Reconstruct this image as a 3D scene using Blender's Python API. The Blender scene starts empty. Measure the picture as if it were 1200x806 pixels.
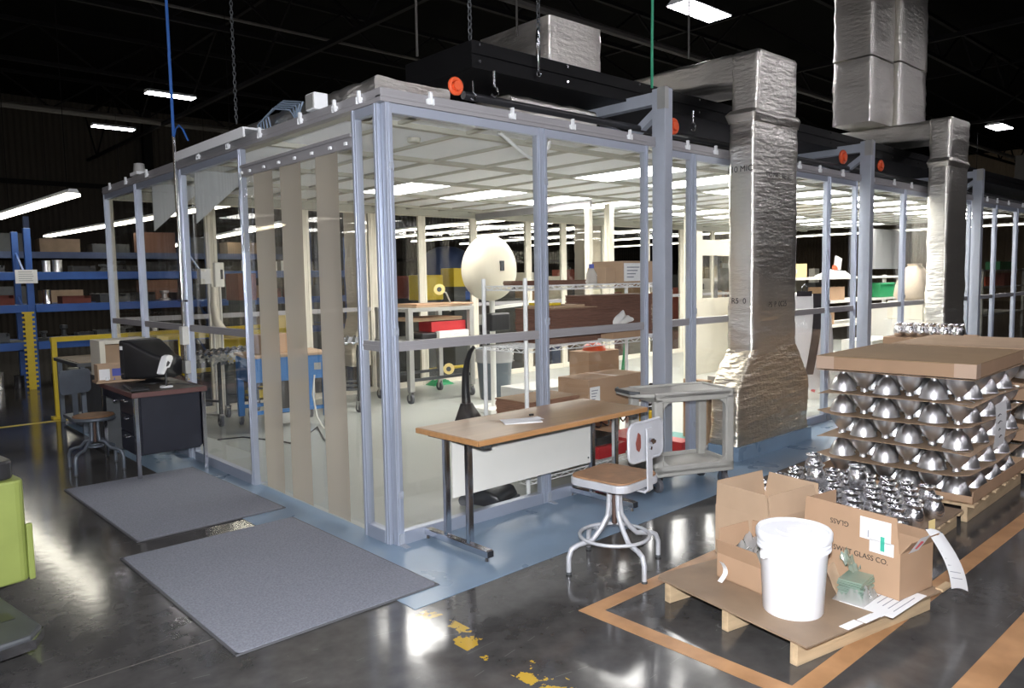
import bpy, math, random
from mathutils import Vector, Matrix, Euler, noise
random.seed(7)
R = math.radians
SC = bpy.context.scene
COL = SC.collection

# ------------------------------------------------------------------ camera
CAM_F, CAM_X, CAM_Y, CAM_Z = 894.726, -2.58317, -3.96089, 1.65
CAM_YAW, CAM_PITCH, CAM_ROLL = 0.833872, 0.0839961, -0.0172561

def cam_axes():
    cy, sy, cp, sp = math.cos(CAM_YAW), math.sin(CAM_YAW), math.cos(CAM_PITCH), math.sin(CAM_PITCH)
    fwd = Vector((cy*cp, sy*cp, -sp)); right = Vector((sy, -cy, 0)); up = right.cross(fwd)
    cr, sr = math.cos(CAM_ROLL), math.sin(CAM_ROLL)
    return right*cr + up*sr, -right*sr + up*cr, fwd
CR, CU, CF = cam_axes()
CO = Vector((CAM_X, CAM_Y, CAM_Z))

def at(u, v, axis, val):
    """point of the plane axis=val that the photograph shows at pixel u, v"""
    d = CR*(u-600) - CU*(v-403) + CF*CAM_F
    i = 'xyz'.index(axis)
    t = (val-CO[i])/d[i]
    return CO + d*t

cam_data = bpy.data.cameras.new('camera')
cam = bpy.data.objects.new('camera', cam_data); COL.objects.link(cam)
m = Matrix.Identity(4)
for i, a in enumerate((CR, CU, -CF)):
    for k in range(3): m[k][i] = a[k]
m.translation = CO
cam.matrix_world = m
cam_data.sensor_width = 36; cam_data.sensor_fit = 'HORIZONTAL'
cam_data.lens = CAM_F*36/1200
cam_data.clip_end = 300; cam_data.clip_start = 0.05
SC.camera = cam

# ------------------------------------------------------------------ mesh builder
class MB:
    def __init__(s): s.v = []; s.f = []
    def add(s, vs, fs):
        b = len(s.v); s.v += [Vector(p) for p in vs]; s.f += [tuple(b+i for i in f) for f in fs]; return s
    def box(s, x0, x1, y0, y1, z0, z1):
        if x0 > x1: x0, x1 = x1, x0
        if y0 > y1: y0, y1 = y1, y0
        if z0 > z1: z0, z1 = z1, z0
        return s.add([(x0,y0,z0),(x1,y0,z0),(x1,y1,z0),(x0,y1,z0),(x0,y0,z1),(x1,y0,z1),(x1,y1,z1),(x0,y1,z1)],
              [(0,3,2,1),(4,5,6,7),(0,1,5,4),(1,2,6,5),(2,3,7,6),(3,0,4,7)])
    def cbox(s, c, d, rot=(0,0,0)):
        e = Euler([R(a) for a in rot]).to_matrix(); c = Vector(c)
        t = MB().box(-d[0]/2, d[0]/2, -d[1]/2, d[1]/2, -d[2]/2, d[2]/2)
        return s.add([c + e@p for p in t.v], t.f)
    def bar(s, p0, p1, w, h, up=(0,0,1)):
        """rectangular bar from p0 to p1"""
        p0, p1 = Vector(p0), Vector(p1); d = (p1-p0).normalized(); u = Vector(up)
        if abs(d.dot(u)) > .98: u = Vector((1,0,0))
        r = d.cross(u).normalized(); u = r.cross(d)
        vs = [p + r*a*w/2 + u*b*h/2 for p in (p0, p1) for a, b in ((-1,-1),(1,-1),(1,1),(-1,1))]
        return s.add(vs, [(0,1,2,3),(7,6,5,4),(0,4,5,1),(1,5,6,2),(2,6,7,3),(3,7,4,0)])
    def cyl(s, p0, p1, r0, r1=None, n=14):
        r1 = r0 if r1 is None else r1
        p0, p1 = Vector(p0), Vector(p1); d = (p1-p0).normalized()
        a = d.orthogonal().normalized(); b = d.cross(a)
        vs = [p + (a*math.cos(2*math.pi*i/n) + b*math.sin(2*math.pi*i/n))*r for p, r in ((p0,r0),(p1,r1)) for i in range(n)]
        fs = [(i,(i+1)%n,n+(i+1)%n,n+i) for i in range(n)] + [tuple(range(n-1,-1,-1)), tuple(range(n,2*n))]
        return s.add(vs, fs)
    def tube(s, pts, r, n=8, closed=False):
        pts = [Vector(p) for p in pts]; N = len(pts); rings = []
        prev = None
        for i, p in enumerate(pts):
            if closed: d = (pts[(i+1)%N]-pts[i-1]).normalized()
            else: d = (pts[min(i+1,N-1)]-pts[max(i-1,0)]).normalized()
            a = d.orthogonal().normalized() if prev is None else (prev - d*prev.dot(d)).normalized()
            prev = a; b = d.cross(a)
            rr = r[i] if isinstance(r, (list, tuple)) else r
            rings.append([p + (a*math.cos(2*math.pi*k/n)+b*math.sin(2*math.pi*k/n))*rr for k in range(n)])
        return s.loft(rings, cap=not closed, loop=closed)
    def loft(s, rings, cap=True, loop=False):
        n = len(rings[0]); vs = [p for r in rings for p in r]; fs = []
        for i in range(len(rings)-(0 if loop else 1)):
            j = (i+1) % len(rings)
            for k in range(n):
                fs.append((i*n+k, i*n+(k+1)%n, j*n+(k+1)%n, j*n+k))
        if cap: fs += [tuple(range(n-1,-1,-1)), tuple(range((len(rings)-1)*n, len(rings)*n))]
        return s.add(vs, fs)
    def lathe(s, prof, c=(0,0,0), n=24, cap=True, axis='z'):
        c = Vector(c); rings = []
        for r, z in prof:
            ring = []
            for k in range(n):
                x, y = r*math.cos(2*math.pi*k/n), r*math.sin(2*math.pi*k/n)
                ring.append(c + (Vector((x,y,z)) if axis == 'z' else Vector((z,x,y)) if axis == 'x' else Vector((y,z,x))))
            rings.append(ring)
        return s.loft(rings, cap=cap)
    def prism(s, poly, axis, a, b):
        """2-D outline pushed from a to b along an axis; x:(y,z) y:(x,z) z:(x,y)"""
        def P(p, t): return {'x':(t,p[0],p[1]), 'y':(p[0],t,p[1]), 'z':(p[0],p[1],t)}[axis]
        n = len(poly); vs = [P(p,a) for p in poly] + [P(p,b) for p in poly]
        return s.add(vs, [(i,(i+1)%n,n+(i+1)%n,n+i) for i in range(n)] + [tuple(range(n-1,-1,-1)), tuple(range(n,2*n))])
    def grid(s, fn, nu, nv):
        vs = [fn(i/nu, j/nv) for j in range(nv+1) for i in range(nu+1)]
        return s.add(vs, [(j*(nu+1)+i, j*(nu+1)+i+1, (j+1)*(nu+1)+i+1, (j+1)*(nu+1)+i) for j in range(nv) for i in range(nu)])
    def xf(s, M): s.v = [M@p for p in s.v]; return s
    def merge(s, o): return s.add(o.v, o.f)
    def mesh(s, name, mat, smooth=None, fix=True):
        me = bpy.data.meshes.new(name); me.from_pydata([tuple(p) for p in s.v], [], s.f); me.update()
        import bmesh
        if fix:
            bm = bmesh.new(); bm.from_mesh(me); bmesh.ops.recalc_face_normals(bm, faces=bm.faces); bm.to_mesh(me); bm.free()
        if mat: me.materials.append(mat)
        if smooth is not None:
            for p in me.polygons: p.use_smooth = True
            try: me.set_sharp_from_angle(angle=R(smooth))
            except Exception: pass
        return me

def rrect(hx, hy, r, k=4, m=1):
    """rounded rectangle outline, m extra points on every straight side"""
    pts = []
    for cx, cy, a0 in ((hx-r,hy-r,0),(-hx+r,hy-r,90),(-hx+r,-hy+r,180),(hx-r,-hy+r,270)):
        arc = [(cx+r*math.cos(R(a0+90*i/k)), cy+r*math.sin(R(a0+90*i/k))) for i in range(k+1)]
        if pts and m > 1:
            p, q = pts[-1], arc[0]
            pts += [(p[0]+(q[0]-p[0])*t/m, p[1]+(q[1]-p[1])*t/m) for t in range(1, m)]
        pts += arc
    if m > 1:
        p, q = pts[-1], pts[0]
        pts += [(p[0]+(q[0]-p[0])*t/m, p[1]+(q[1]-p[1])*t/m) for t in range(1, m)]
    return pts

# ------------------------------------------------------------------ scene tree
def tag(o, label=None, cat=None, group=None, kind=None):
    if label: o['label'] = label
    if cat: o['category'] = cat
    if group: o['group'] = group
    if kind: o['kind'] = kind
    return o
def thing(name, label, cat, loc=(0,0,0), rz=0, group=None):
    o = bpy.data.objects.new(name, None); COL.objects.link(o)
    o.empty_display_size = .1; o.location = loc; o.rotation_euler = (0,0,R(rz))
    return tag(o, label, cat, group)
def part(name, mb, mat, parent, smooth=None, bevel=0, label=None, fix=True):
    me = mb if isinstance(mb, bpy.types.Mesh) else mb.mesh(name, mat, smooth, fix)
    o = bpy.data.objects.new(name, me); COL.objects.link(o); o.parent = parent
    if bevel:
        b = o.modifiers.new('bevel', 'BEVEL'); b.width = bevel; b.segments = 2; b.limit_method = 'ANGLE'; b.angle_limit = R(40)
    if label: o['label'] = label
    return o
def solo(name, mb, mat, label, cat, loc=(0,0,0), rz=0, group=None, smooth=None, bevel=0):
    o = part(name, mb, mat, None, smooth, bevel); o.location = loc; o.rotation_euler = (0,0,R(rz))
    return tag(o, label, cat, group)
def struct(name, mb, mat, smooth=None, parent=None):
    o = part(name, mb, mat, parent, smooth); o['kind'] = 'structure'
    return o
def kids(o): return [c for c in o.children]
def copy_tree(o, parent=None):
    c = o.copy(); COL.objects.link(c)
    c.parent = parent
    for ch in kids(o): copy_tree(ch, c)
    return c
def dup(o, loc, rz, label, group=None):
    c = copy_tree(o); c.location = loc; c.rotation_euler = (0,0,R(rz)); c['label'] = label
    if group: c['group'] = group
    return c
ORD = 'first second third fourth fifth sixth seventh eighth ninth tenth eleventh twelfth thirteenth fourteenth fifteenth sixteenth seventeenth eighteenth nineteenth twentieth'.split()

def text_mesh(name, txt, size, mat, parent, M, extrude=.0004, label=None):
    cu = bpy.data.curves.new(name, 'FONT'); cu.body = txt; cu.size = size; cu.extrude = extrude
    cu.align_x = 'CENTER'; cu.align_y = 'CENTER'
    t = bpy.data.objects.new('tmp', cu); COL.objects.link(t)
    dg = bpy.context.evaluated_depsgraph_get()
    me = bpy.data.meshes.new_from_object(t.evaluated_get(dg))
    bpy.data.objects.remove(t); bpy.data.curves.remove(cu)
    me.name = name; me.transform(M); me.materials.clear(); me.materials.append(mat)
    return part(name, me, mat, parent, label=label)
def frame_at(p, xdir, ydir):
    x = Vector(xdir).normalized(); y = Vector(ydir); y = (y - x*y.dot(x)).normalized(); z = x.cross(y)
    M = Matrix.Identity(4)
    for i, a in enumerate((x,y,z)):
        for k in range(3): M[k][i] = a[k]
    M.translation = Vector(p); return M

# ------------------------------------------------------------------ materials
MATS = {}
def new_mat(name):
    m = bpy.data.materials.new(name); m.use_nodes = True; nt = m.node_tree; nt.nodes.clear()
    out = nt.nodes.new('ShaderNodeOutputMaterial'); MATS[name] = m
    return m, nt, out
def N(nt, t, **kw):
    n = nt.nodes.new(t)
    for k, v in kw.items():
        if k.startswith('i_'): n.inputs[k[2:].replace('_',' ')].default_value = v
        else: setattr(n, k, v)
    return n
def coords(nt, scale=(1,1,1)):
    tc = N(nt, 'ShaderNodeTexCoord'); mp = N(nt, 'ShaderNodeMapping'); mp.inputs['Scale'].default_value = scale
    nt.links.new(tc.outputs['Object'], mp.inputs['Vector']); return mp.outputs['Vector']
def mat(name, col, rough=.5, metal=0, var=.12, vscale=6, bump=0, bscale=40, stretch=(1,1,1), spec=.5, col2=None, coat=0, rvar=0):
    """painted / worn surface: colour with soft procedural variation, optional bump"""
    m, nt, out = new_mat(name); L = nt.links.new
    b = N(nt, 'ShaderNodeBsdfPrincipled'); b.inputs['Roughness'].default_value = rough; b.inputs['Metallic'].default_value = metal
    b.inputs['Specular IOR Level'].default_value = spec
    if coat: b.inputs['Coat Weight'].default_value = coat
    v = coords(nt, stretch)
    n = N(nt, 'ShaderNodeTexNoise'); n.inputs['Scale'].default_value = vscale; n.inputs['Detail'].default_value = 4; L(v, n.inputs['Vector'])
    cr = N(nt, 'ShaderNodeValToRGB'); e = cr.color_ramp.elements
    e[0].position, e[1].position = .3, .72
    c2 = col2 or tuple(c*(1-var) for c in col)
    e[0].color = (*c2, 1); e[1].color = (*[min(1, c*(1+var*.6)) for c in col], 1)
    L(n.outputs['Fac'], cr.inputs['Fac']); L(cr.outputs['Color'], b.inputs['Base Color'])
    if rvar:
        mr = N(nt, 'ShaderNodeMapRange'); mr.inputs['To Min'].default_value = max(0.02, rough-rvar); mr.inputs['To Max'].default_value = rough+rvar
        L(n.outputs['Fac'], mr.inputs['Value']); L(mr.outputs['Result'], b.inputs['Roughness'])
    if bump:
        n2 = N(nt, 'ShaderNodeTexNoise'); n2.inputs['Scale'].default_value = bscale; n2.inputs['Detail'].default_value = 3; L(v, n2.inputs['Vector'])
        bp = N(nt, 'ShaderNodeBump'); bp.inputs['Strength'].default_value = bump; bp.inputs['Distance'].default_value = .01
        L(n2.outputs['Fac'], bp.inputs['Height']); L(bp.outputs['Normal'], b.inputs['Normal'])
    L(b.outputs['BSDF'], out.inputs['Surface']); return m
def emit(name, col, s):
    m, nt, out = new_mat(name); e = N(nt, 'ShaderNodeEmission'); e.inputs['Color'].default_value = (*col,1); e.inputs['Strength'].default_value = s
    nt.links.new(e.outputs['Emission'], out.inputs['Surface']); return m
def clear(name, tint, refl=1.0, rough=.02, body=None, wave=0, wscale=2, wstretch=(1,1,1), haze=0):
    """thin clear plastic sheet: see-through with a Fresnel shine; haze mixes in a little milky body"""
    m, nt, out = new_mat(name); L = nt.links.new
    t = N(nt, 'ShaderNodeBsdfTransparent'); t.inputs['Color'].default_value = (*tint,1)
    g = N(nt, 'ShaderNodeBsdfGlossy'); g.inputs['Roughness'].default_value = rough; g.inputs['Color'].default_value = (1,1,1,1)
    fr = N(nt, 'ShaderNodeLayerWeight'); fr.inputs['Blend'].default_value = .5
    pw = N(nt, 'ShaderNodeMath', operation='POWER'); pw.inputs[1].default_value = 4.5; L(fr.outputs['Facing'], pw.inputs[0])
    mu = N(nt, 'ShaderNodeMath', operation='MULTIPLY_ADD'); mu.inputs[1].default_value = .75*refl; mu.inputs[2].default_value = .025*refl; mu.use_clamp = True
    L(pw.outputs[0], mu.inputs[0])
    if wave:
        v = coords(nt, wstretch); n = N(nt, 'ShaderNodeTexNoise'); n.inputs['Scale'].default_value = wscale; n.inputs['Detail'].default_value = 1; L(v, n.inputs['Vector'])
        bp = N(nt, 'ShaderNodeBump'); bp.inputs['Strength'].default_value = wave; bp.inputs['Distance'].default_value = .1
        L(n.outputs['Fac'], bp.inputs['Height']); L(bp.outputs['Normal'], g.inputs['Normal'])
    base = t.outputs[0]
    if haze:
        d = N(nt, 'ShaderNodeBsdfDiffuse'); d.inputs['Color'].default_value = (*body,1)
        tr = N(nt, 'ShaderNodeBsdfTranslucent'); tr.inputs['Color'].default_value = (*body,1)
        a = N(nt, 'ShaderNodeMixShader'); a.inputs[0].default_value = .5; L(d.outputs[0], a.inputs[1]); L(tr.outputs[0], a.inputs[2])
        mx0 = N(nt, 'ShaderNodeMixShader'); mx0.inputs[0].default_value = haze; L(base, mx0.inputs[1]); L(a.outputs[0], mx0.inputs[2]); base = mx0.outputs[0]
    mx = N(nt, 'ShaderNodeMixShader'); L(mu.outputs[0], mx.inputs[0]); L(base, mx.inputs[1]); L(g.outputs[0], mx.inputs[2])
    L(mx.outputs[0], out.inputs['Surface']); return m

def foil_mat(name, tint=(.90,.87,.80), metal=.97, stretch=(1,1,4.5), rot=(0,0,0), strength=.42):
    m, nt, out = new_mat(name); L = nt.links.new
    b = N(nt, 'ShaderNodeBsdfPrincipled'); b.inputs['Metallic'].default_value = metal; b.inputs['Base Color'].default_value = (*tint,1); b.inputs['Roughness'].default_value = .30
    v = coords(nt, stretch); v.node.inputs['Rotation'].default_value = [R(a) for a in rot]; n = N(nt, 'ShaderNodeTexNoise'); n.inputs['Scale'].default_value = 5.5; n.inputs['Detail'].default_value = 5; n.inputs['Roughness'].default_value = .6; L(v, n.inputs['Vector'])
    v2 = coords(nt, (1,1,1)); n2 = N(nt, 'ShaderNodeTexVoronoi', feature='DISTANCE_TO_EDGE'); n2.inputs['Scale'].default_value = 14; L(v2, n2.inputs['Vector'])
    ad = N(nt, 'ShaderNodeMath', operation='MULTIPLY_ADD'); ad.inputs[1].default_value = .25; L(n2.outputs['Distance'], ad.inputs[0]); L(n.outputs['Fac'], ad.inputs[2])
    bp = N(nt, 'ShaderNodeBump'); bp.inputs['Strength'].default_value = strength; bp.inputs['Distance'].default_value = .03
    L(ad.outputs[0], bp.inputs['Height']); L(bp.outputs['Normal'], b.inputs['Normal'])
    L(b.outputs['BSDF'], out.inputs['Surface']); return m

def floor_mat():
    m, nt, out = new_mat('polished_concrete'); L = nt.links.new
    b = N(nt, 'ShaderNodeBsdfPrincipled')
    v = coords(nt)
    n1 = N(nt, 'ShaderNodeTexNoise'); n1.inputs['Scale'].default_value = .9; n1.inputs['Detail'].default_value = 6; n1.inputs['Roughness'].default_value = .65; L(v, n1.inputs['Vector'])
    n2 = N(nt, 'ShaderNodeTexNoise'); n2.inputs['Scale'].default_value = 9; n2.inputs['Detail'].default_value = 5; L(v, n2.inputs['Vector'])
    cr = N(nt, 'ShaderNodeValToRGB'); e = cr.color_ramp.elements
    e[0].position, e[1].position = .32, .72; e[0].color = (.028,.027,.027,1); e[1].color = (.098,.094,.090,1)
    mixf = N(nt, 'ShaderNodeMath', operation='MULTIPLY_ADD'); mixf.inputs[1].default_value = .35; L(n2.outputs['Fac'], mixf.inputs[0])
    sc = N(nt, 'ShaderNodeMath', operation='MULTIPLY'); sc.inputs[1].default_value = .68; L(n1.outputs['Fac'], sc.inputs[0]); L(sc.outputs[0], mixf.inputs[2])
    L(mixf.outputs[0], cr.inputs['Fac'])
    # scratches
    vs = coords(nt, (.6,3,1)); n3 = N(nt, 'ShaderNodeTexVoronoi', feature='DISTANCE_TO_EDGE'); n3.inputs['Scale'].default_value = .9; L(vs, n3.inputs['Vector'])
    ls = N(nt, 'ShaderNodeMath', operation='LESS_THAN'); ls.inputs[1].default_value = .0025; L(n3.outputs['Distance'], ls.inputs[0])
    gt = N(nt, 'ShaderNodeMath', operation='GREATER_THAN'); gt.inputs[1].default_value = .57; L(n2.outputs['Fac'], gt.inputs[0])
    sm = N(nt, 'ShaderNodeMath', operation='MULTIPLY'); L(ls.outputs[0], sm.inputs[0]); L(gt.outputs[0], sm.inputs[1])
    sm2 = N(nt, 'ShaderNodeMath', operation='MULTIPLY'); sm2.inputs[1].default_value = .5; L(sm.outputs[0], sm2.inputs[0])
    mx = N(nt, 'ShaderNodeMixRGB'); mx.inputs['Color2'].default_value = (.16,.155,.15,1); L(sm2.outputs[0], mx.inputs['Fac']); L(cr.outputs['Color'], mx.inputs['Color1'])
    # worn yellow line along x = -0.46 (a long-gone walkway line)
    sx = N(nt, 'ShaderNodeSeparateXYZ'); L(v, sx.inputs[0])
    a = N(nt, 'ShaderNodeMath', operation='ADD'); a.inputs[1].default_value = .465; L(sx.outputs['X'], a.inputs[0])
    ab = N(nt, 'ShaderNodeMath', operation='ABSOLUTE'); L(a.outputs[0], ab.inputs[0])
    lt = N(nt, 'ShaderNodeMath', operation='LESS_THAN'); lt.inputs[1].default_value = .075; L(ab.outputs[0], lt.inputs[0])
    n5 = N(nt, 'ShaderNodeTexNoise'); n5.inputs['Scale'].default_value = 5.5; n5.inputs['Detail'].default_value = 6; n5.inputs['Roughness'].default_value = .62; L(v, n5.inputs['Vector'])
    g5 = N(nt, 'ShaderNodeMath', operation='GREATER_THAN'); g5.inputs[1].default_value = .54; L(n5.outputs['Fac'], g5.inputs[0])
    yl = N(nt, 'ShaderNodeMath', operation='LESS_THAN'); yl.inputs[1].default_value = -.9; L(sx.outputs['Y'], yl.inputs[0])
    m1 = N(nt, 'ShaderNodeMath', operation='MULTIPLY'); L(lt.outputs[0], m1.inputs[0]); L(g5.outputs[0], m1.inputs[1])
    m2 = N(nt, 'ShaderNodeMath', operation='MULTIPLY'); L(m1.outputs[0], m2.inputs[0]); L(yl.outputs[0], m2.inputs[1])
    my = N(nt, 'ShaderNodeMixRGB'); my.inputs['Color2'].default_value = (.42,.27,.03,1); L(m2.outputs[0], my.inputs['Fac']); L(mx.outputs[0], my.inputs['Color1'])
    # saw-cut joint
    c = N(nt, 'ShaderNodeMath', operation='ADD'); c.inputs[1].default_value = .455; L(sx.outputs['Y'], c.inputs[0])
    ca = N(nt, 'ShaderNodeMath', operation='ABSOLUTE'); L(c.outputs[0], ca.inputs[0])
    cl = N(nt, 'ShaderNodeMath', operation='LESS_THAN'); cl.inputs[1].default_value = .004; L(ca.outputs[0], cl.inputs[0])
    mj = N(nt, 'ShaderNodeMixRGB'); mj.inputs['Color2'].default_value = (.13,.12,.11,1); L(cl.outputs[0], mj.inputs['Fac']); L(my.outputs[0], mj.inputs['Color1'])
    L(mj.outputs[0], b.inputs['Base Color'])
    mr = N(nt, 'ShaderNodeMapRange'); mr.inputs['To Min'].default_value = .07; mr.inputs['To Max'].default_value = .19; L(n1.outputs['Fac'], mr.inputs['Value'])
    L(mr.outputs['Result'], b.inputs['Roughness'])
    bp = N(nt, 'ShaderNodeBump'); bp.inputs['Strength'].default_value = .06; bp.inputs['Distance'].default_value = .01; L(n2.outputs['Fac'], bp.inputs['Height']); L(bp.outputs['Normal'], b.inputs['Normal'])
    L(b.outputs['BSDF'], out.inputs['Surface']); return m

def corrugated(name, col, scale, axis='X'):
    m, nt, out = new_mat(name); L = nt.links.new
    b = N(nt, 'ShaderNodeBsdfPrincipled'); b.inputs['Roughness'].default_value = .7; b.inputs['Specular IOR Level'].default_value = .1; b.inputs['Base Color'].default_value = (*col,1)
    v = coords(nt); w = N(nt, 'ShaderNodeTexWave', wave_type='BANDS', bands_direction=axis); w.inputs['Scale'].default_value = scale; L(v, w.inputs['Vector'])
    bp = N(nt, 'ShaderNodeBump'); bp.inputs['Strength'].default_value = .8; bp.inputs['Distance'].default_value = .05; L(w.outputs['Fac'], bp.inputs['Height']); L(bp.outputs['Normal'], b.inputs['Normal'])
    L(b.outputs['BSDF'], out.inputs['Surface']); return m

M_FLOOR = floor_mat()
M_APRON = mat('blue_floor_paint', (.20,.285,.385), .30, var=.14, vscale=2.2, bump=.03, bscale=25, rvar=.1)
M_INFLOOR = mat('cleanroom_floor_paint', (.375,.39,.36), .32, var=.06, vscale=1.5, rvar=.08)
M_MAT = mat('grey_carpet', (.25,.26,.30), .95, var=.22, vscale=90, bump=.5, bscale=260, spec=.1)
M_TAPE = mat('orange_floor_tape', (.45,.25,.12), .42, var=.22, vscale=5, col2=(.31,.16,.07))
M_ALU = mat('anodised_aluminium', (.44,.48,.57), .36, .55, var=.06, vscale=2)
M_HEAD = mat('grey_header', (.36,.35,.36), .45, .35, var=.06, vscale=2)
M_STEEL = mat('grey_painted_steel', (.40,.43,.49), .42, .3, var=.06)
M_CHROME = mat('chrome', (.62,.63,.66), .14, 1, var=.03)
M_WHITE = mat('white_plastic', (.80,.81,.82), .38, var=.03)
M_BUCKET = mat('bucket_plastic', (.86,.87,.90), .35, var=.01)
M_CREAM = mat('cream_enamel', (.66,.62,.52), .45, var=.05, vscale=2)
M_OFFW = mat('off_white_panel', (.70,.69,.64), .45, var=.04, vscale=3)
M_WOOD = mat('oak_laminate', (.33,.20,.10), .34, var=.16, vscale=2.5, stretch=(1,8,8))
M_WOODEDGE = mat('oak_edge', (.42,.22,.09), .4, var=.15, vscale=3, stretch=(1,10,10))
M_SEATWOOD = mat('worn_seat_wood', (.30,.16,.08), .6, var=.3, vscale=14)
M_PINE = mat('pallet_pine', (.52,.38,.23), .75, var=.22, vscale=3, stretch=(1,9,9), bump=.2, bscale=18)
M_HARDB = mat('brown_hardboard', (.27,.19,.125), .6, var=.25, vscale=3.5)
M_CARD = mat('kraft_cardboard', (.42,.275,.175), .8, var=.07, vscale=4, spec=.2)
M_CARD2 = mat('tan_cardboard', (.45,.32,.215), .8, var=.08, vscale=5, spec=.2)
M_CARDTOP = mat('brown_lid_cardboard', (.32,.215,.12), .8, var=.06, vscale=5, spec=.2)
M_TAPEP = mat('beige_packing_tape', (.54,.39,.29), .35, var=.03)
M_DKBROWN = mat('dark_brown_fibreboard', (.17,.085,.06), .8, var=.25, vscale=10, stretch=(1,1,14))
M_BELL = mat('spun_aluminium', (.94,.94,.95), .36, 1, var=.05, vscale=3, stretch=(1,1,30), rvar=.05)
M_JAR = mat('polished_aluminium', (.93,.93,.95), .24, 1, var=.03)
M_BLACK = mat('black_plastic', (.018,.018,.02), .35, var=.2)
M_BLACKM = mat('black_beam_paint', (.0035,.0035,.004), .55, var=.2, spec=.2)
M_DARKMETAL = mat('dark_grey_metal', (.07,.075,.08), .5, .3, var=.2)
M_DESK = mat('navy_black_enamel', (.016,.018,.028), .38, var=.15)
M_DESKTOP = mat('worn_desk_top', (.075,.065,.055), .45, var=.35, vscale=7)
M_DESKEDGE = mat('maroon_edge', (.12,.055,.05), .5, var=.1)
M_GREYP = mat('grey_cart_plastic', (.40,.39,.355), .55, var=.12, vscale=5)
M_STOOL = mat('silver_stool_paint', (.52,.53,.56), .4, .25, var=.10, vscale=9)
M_STOOLG = mat('dark_stool_paint', (.13,.15,.18), .4, .4, var=.12, vscale=9)
M_RUST = mat('red_rubber_pad', (.20,.05,.035), .7, var=.15)
M_RUBBER = mat('grey_rubber', (.10,.10,.11), .6, var=.1)
M_YELLOW = mat('safety_yellow', (.62,.46,.025), .4, var=.10)
M_YELGRN = mat('lime_yellow_enamel', (.25,.30,.075), .45, var=.12, vscale=4)
M_BLUE = mat('rack_blue', (.016,.085,.33), .42, var=.15, vscale=4)
M_BLUE2 = mat('table_blue', (.035,.19,.50), .45, var=.08)
M_DOME = mat('deep_blue_cover', (.05,.075,.16), .5, var=.12)
M_RED = mat('red_plastic', (.48,.03,.035), .4, var=.1)
M_ORANGE = mat('orange_plastic', (.72,.10,.03), .4, var=.05)
M_GREEN = mat('green_plastic', (.02,.27,.10), .4, var=.08)
M_TEAL = mat('teal_plastic', (.04,.25,.22), .5, var=.08)
M_PAPER = mat('white_paper', (.80,.80,.80), .8, var=.02)
M_INK = mat('black_ink', (.02,.02,.02), .8, var=.05)
M_INKGREY = mat('grey_print', (.25,.26,.30), .8, var=.05)
M_INKRED = mat('red_print', (.60,.10,.12), .8, var=.05)
M_INKGREEN = mat('green_print', (.05,.42,.30), .8, var=.05)
M_INKBLUE = mat('blue_print', (.10,.12,.42), .8, var=.05)
M_MANILA = mat('manila_card', (.72,.56,.25), .8, var=.04)
M_SPOOL = mat('yellow_reel', (.66,.52,.20), .5, var=.06)
M_GLOBE = mat('ivory_globe', (.76,.70,.56), .42, var=.03)
M_CLOTH = mat('white_gown_cloth', (.84,.82,.83), .9, var=.05, bump=.15, bscale=30)
M_CLOTHBLK = mat('black_trim_cloth', (.03,.025,.03), .9, var=.1)
M_SHEET = mat('galvanised_sheet', (.42,.42,.40), .42, .5, var=.12, vscale=3)
M_FOIL = foil_mat('duct_foil')
M_FOILB = foil_mat('boot_foil', (.80,.72,.58), .97, (.6,.6,3.2), (0,-38,0), 1.0)
M_FOILW = foil_mat('lit_look_duct_foil', (.80,.72,.58), .45)  # lit look put into the colour: same foil, warmer and less metallic
M_TILE = mat('white_ceiling_tile', (.89,.91,.95), .7, var=.03, vscale=3)
M_GRID = mat('ceiling_grid_bar', (.44,.43,.37), .5, var=.04)
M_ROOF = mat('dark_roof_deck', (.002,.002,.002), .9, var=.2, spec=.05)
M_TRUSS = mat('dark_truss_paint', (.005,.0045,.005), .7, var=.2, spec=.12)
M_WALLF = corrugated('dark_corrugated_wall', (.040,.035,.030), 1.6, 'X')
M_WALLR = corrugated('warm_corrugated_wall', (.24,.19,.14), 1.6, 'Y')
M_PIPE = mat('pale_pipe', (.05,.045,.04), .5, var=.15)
M_CABLEBLUE = mat('blue_cable', (.03,.13,.45), .5, var=.05)
M_CABLEGREY = mat('grey_blue_cable', (.20,.26,.34), .4, var=.05)
M_BAFFLE = mat('pale_grey_board', (.52,.54,.56), .6, var=.05)
M_BROWNPOST = mat('brown_screw_post', (.10,.06,.045), .6, .3)
M_CABLEGRN = mat('green_cable', (.03,.25,.14), .5, var=.05)
M_GLASSBIT = clear('greenish_glass_plate', (.70,.86,.78), 1.6, .05, body=(.62,.74,.66), haze=.45)
M_BAG = clear('clear_plastic_bag', (.86,.85,.83), 2.2, .12, wave=1.0, wscale=25, body=(.88,.86,.84), haze=.4)
M_PANE = clear('clear_pane', (.975,.975,.965), 1.0, .015, wave=.10, wscale=1.1, wstretch=(1,1,.35))
M_STRIPC = clear('clear_strip', (.95,.95,.93), 1.5, .06, wave=.35, wscale=2, wstretch=(4,4,.6), body=(.7,.7,.66), haze=.05)
M_STRIPS = clear('smoky_strip', (.46,.42,.36), .5, .2, wave=.08, wscale=3, wstretch=(6,6,.6), body=(.52,.475,.41), haze=.74)
E_PANEL = emit('ceiling_panel_glow', (1,.98,.955), 16)
E_TUBE = emit('fluorescent_glow', (1,.95,.80), 8)
E_BAY = emit('high_bay_glow', (.97,.93,1), 24)
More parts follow.
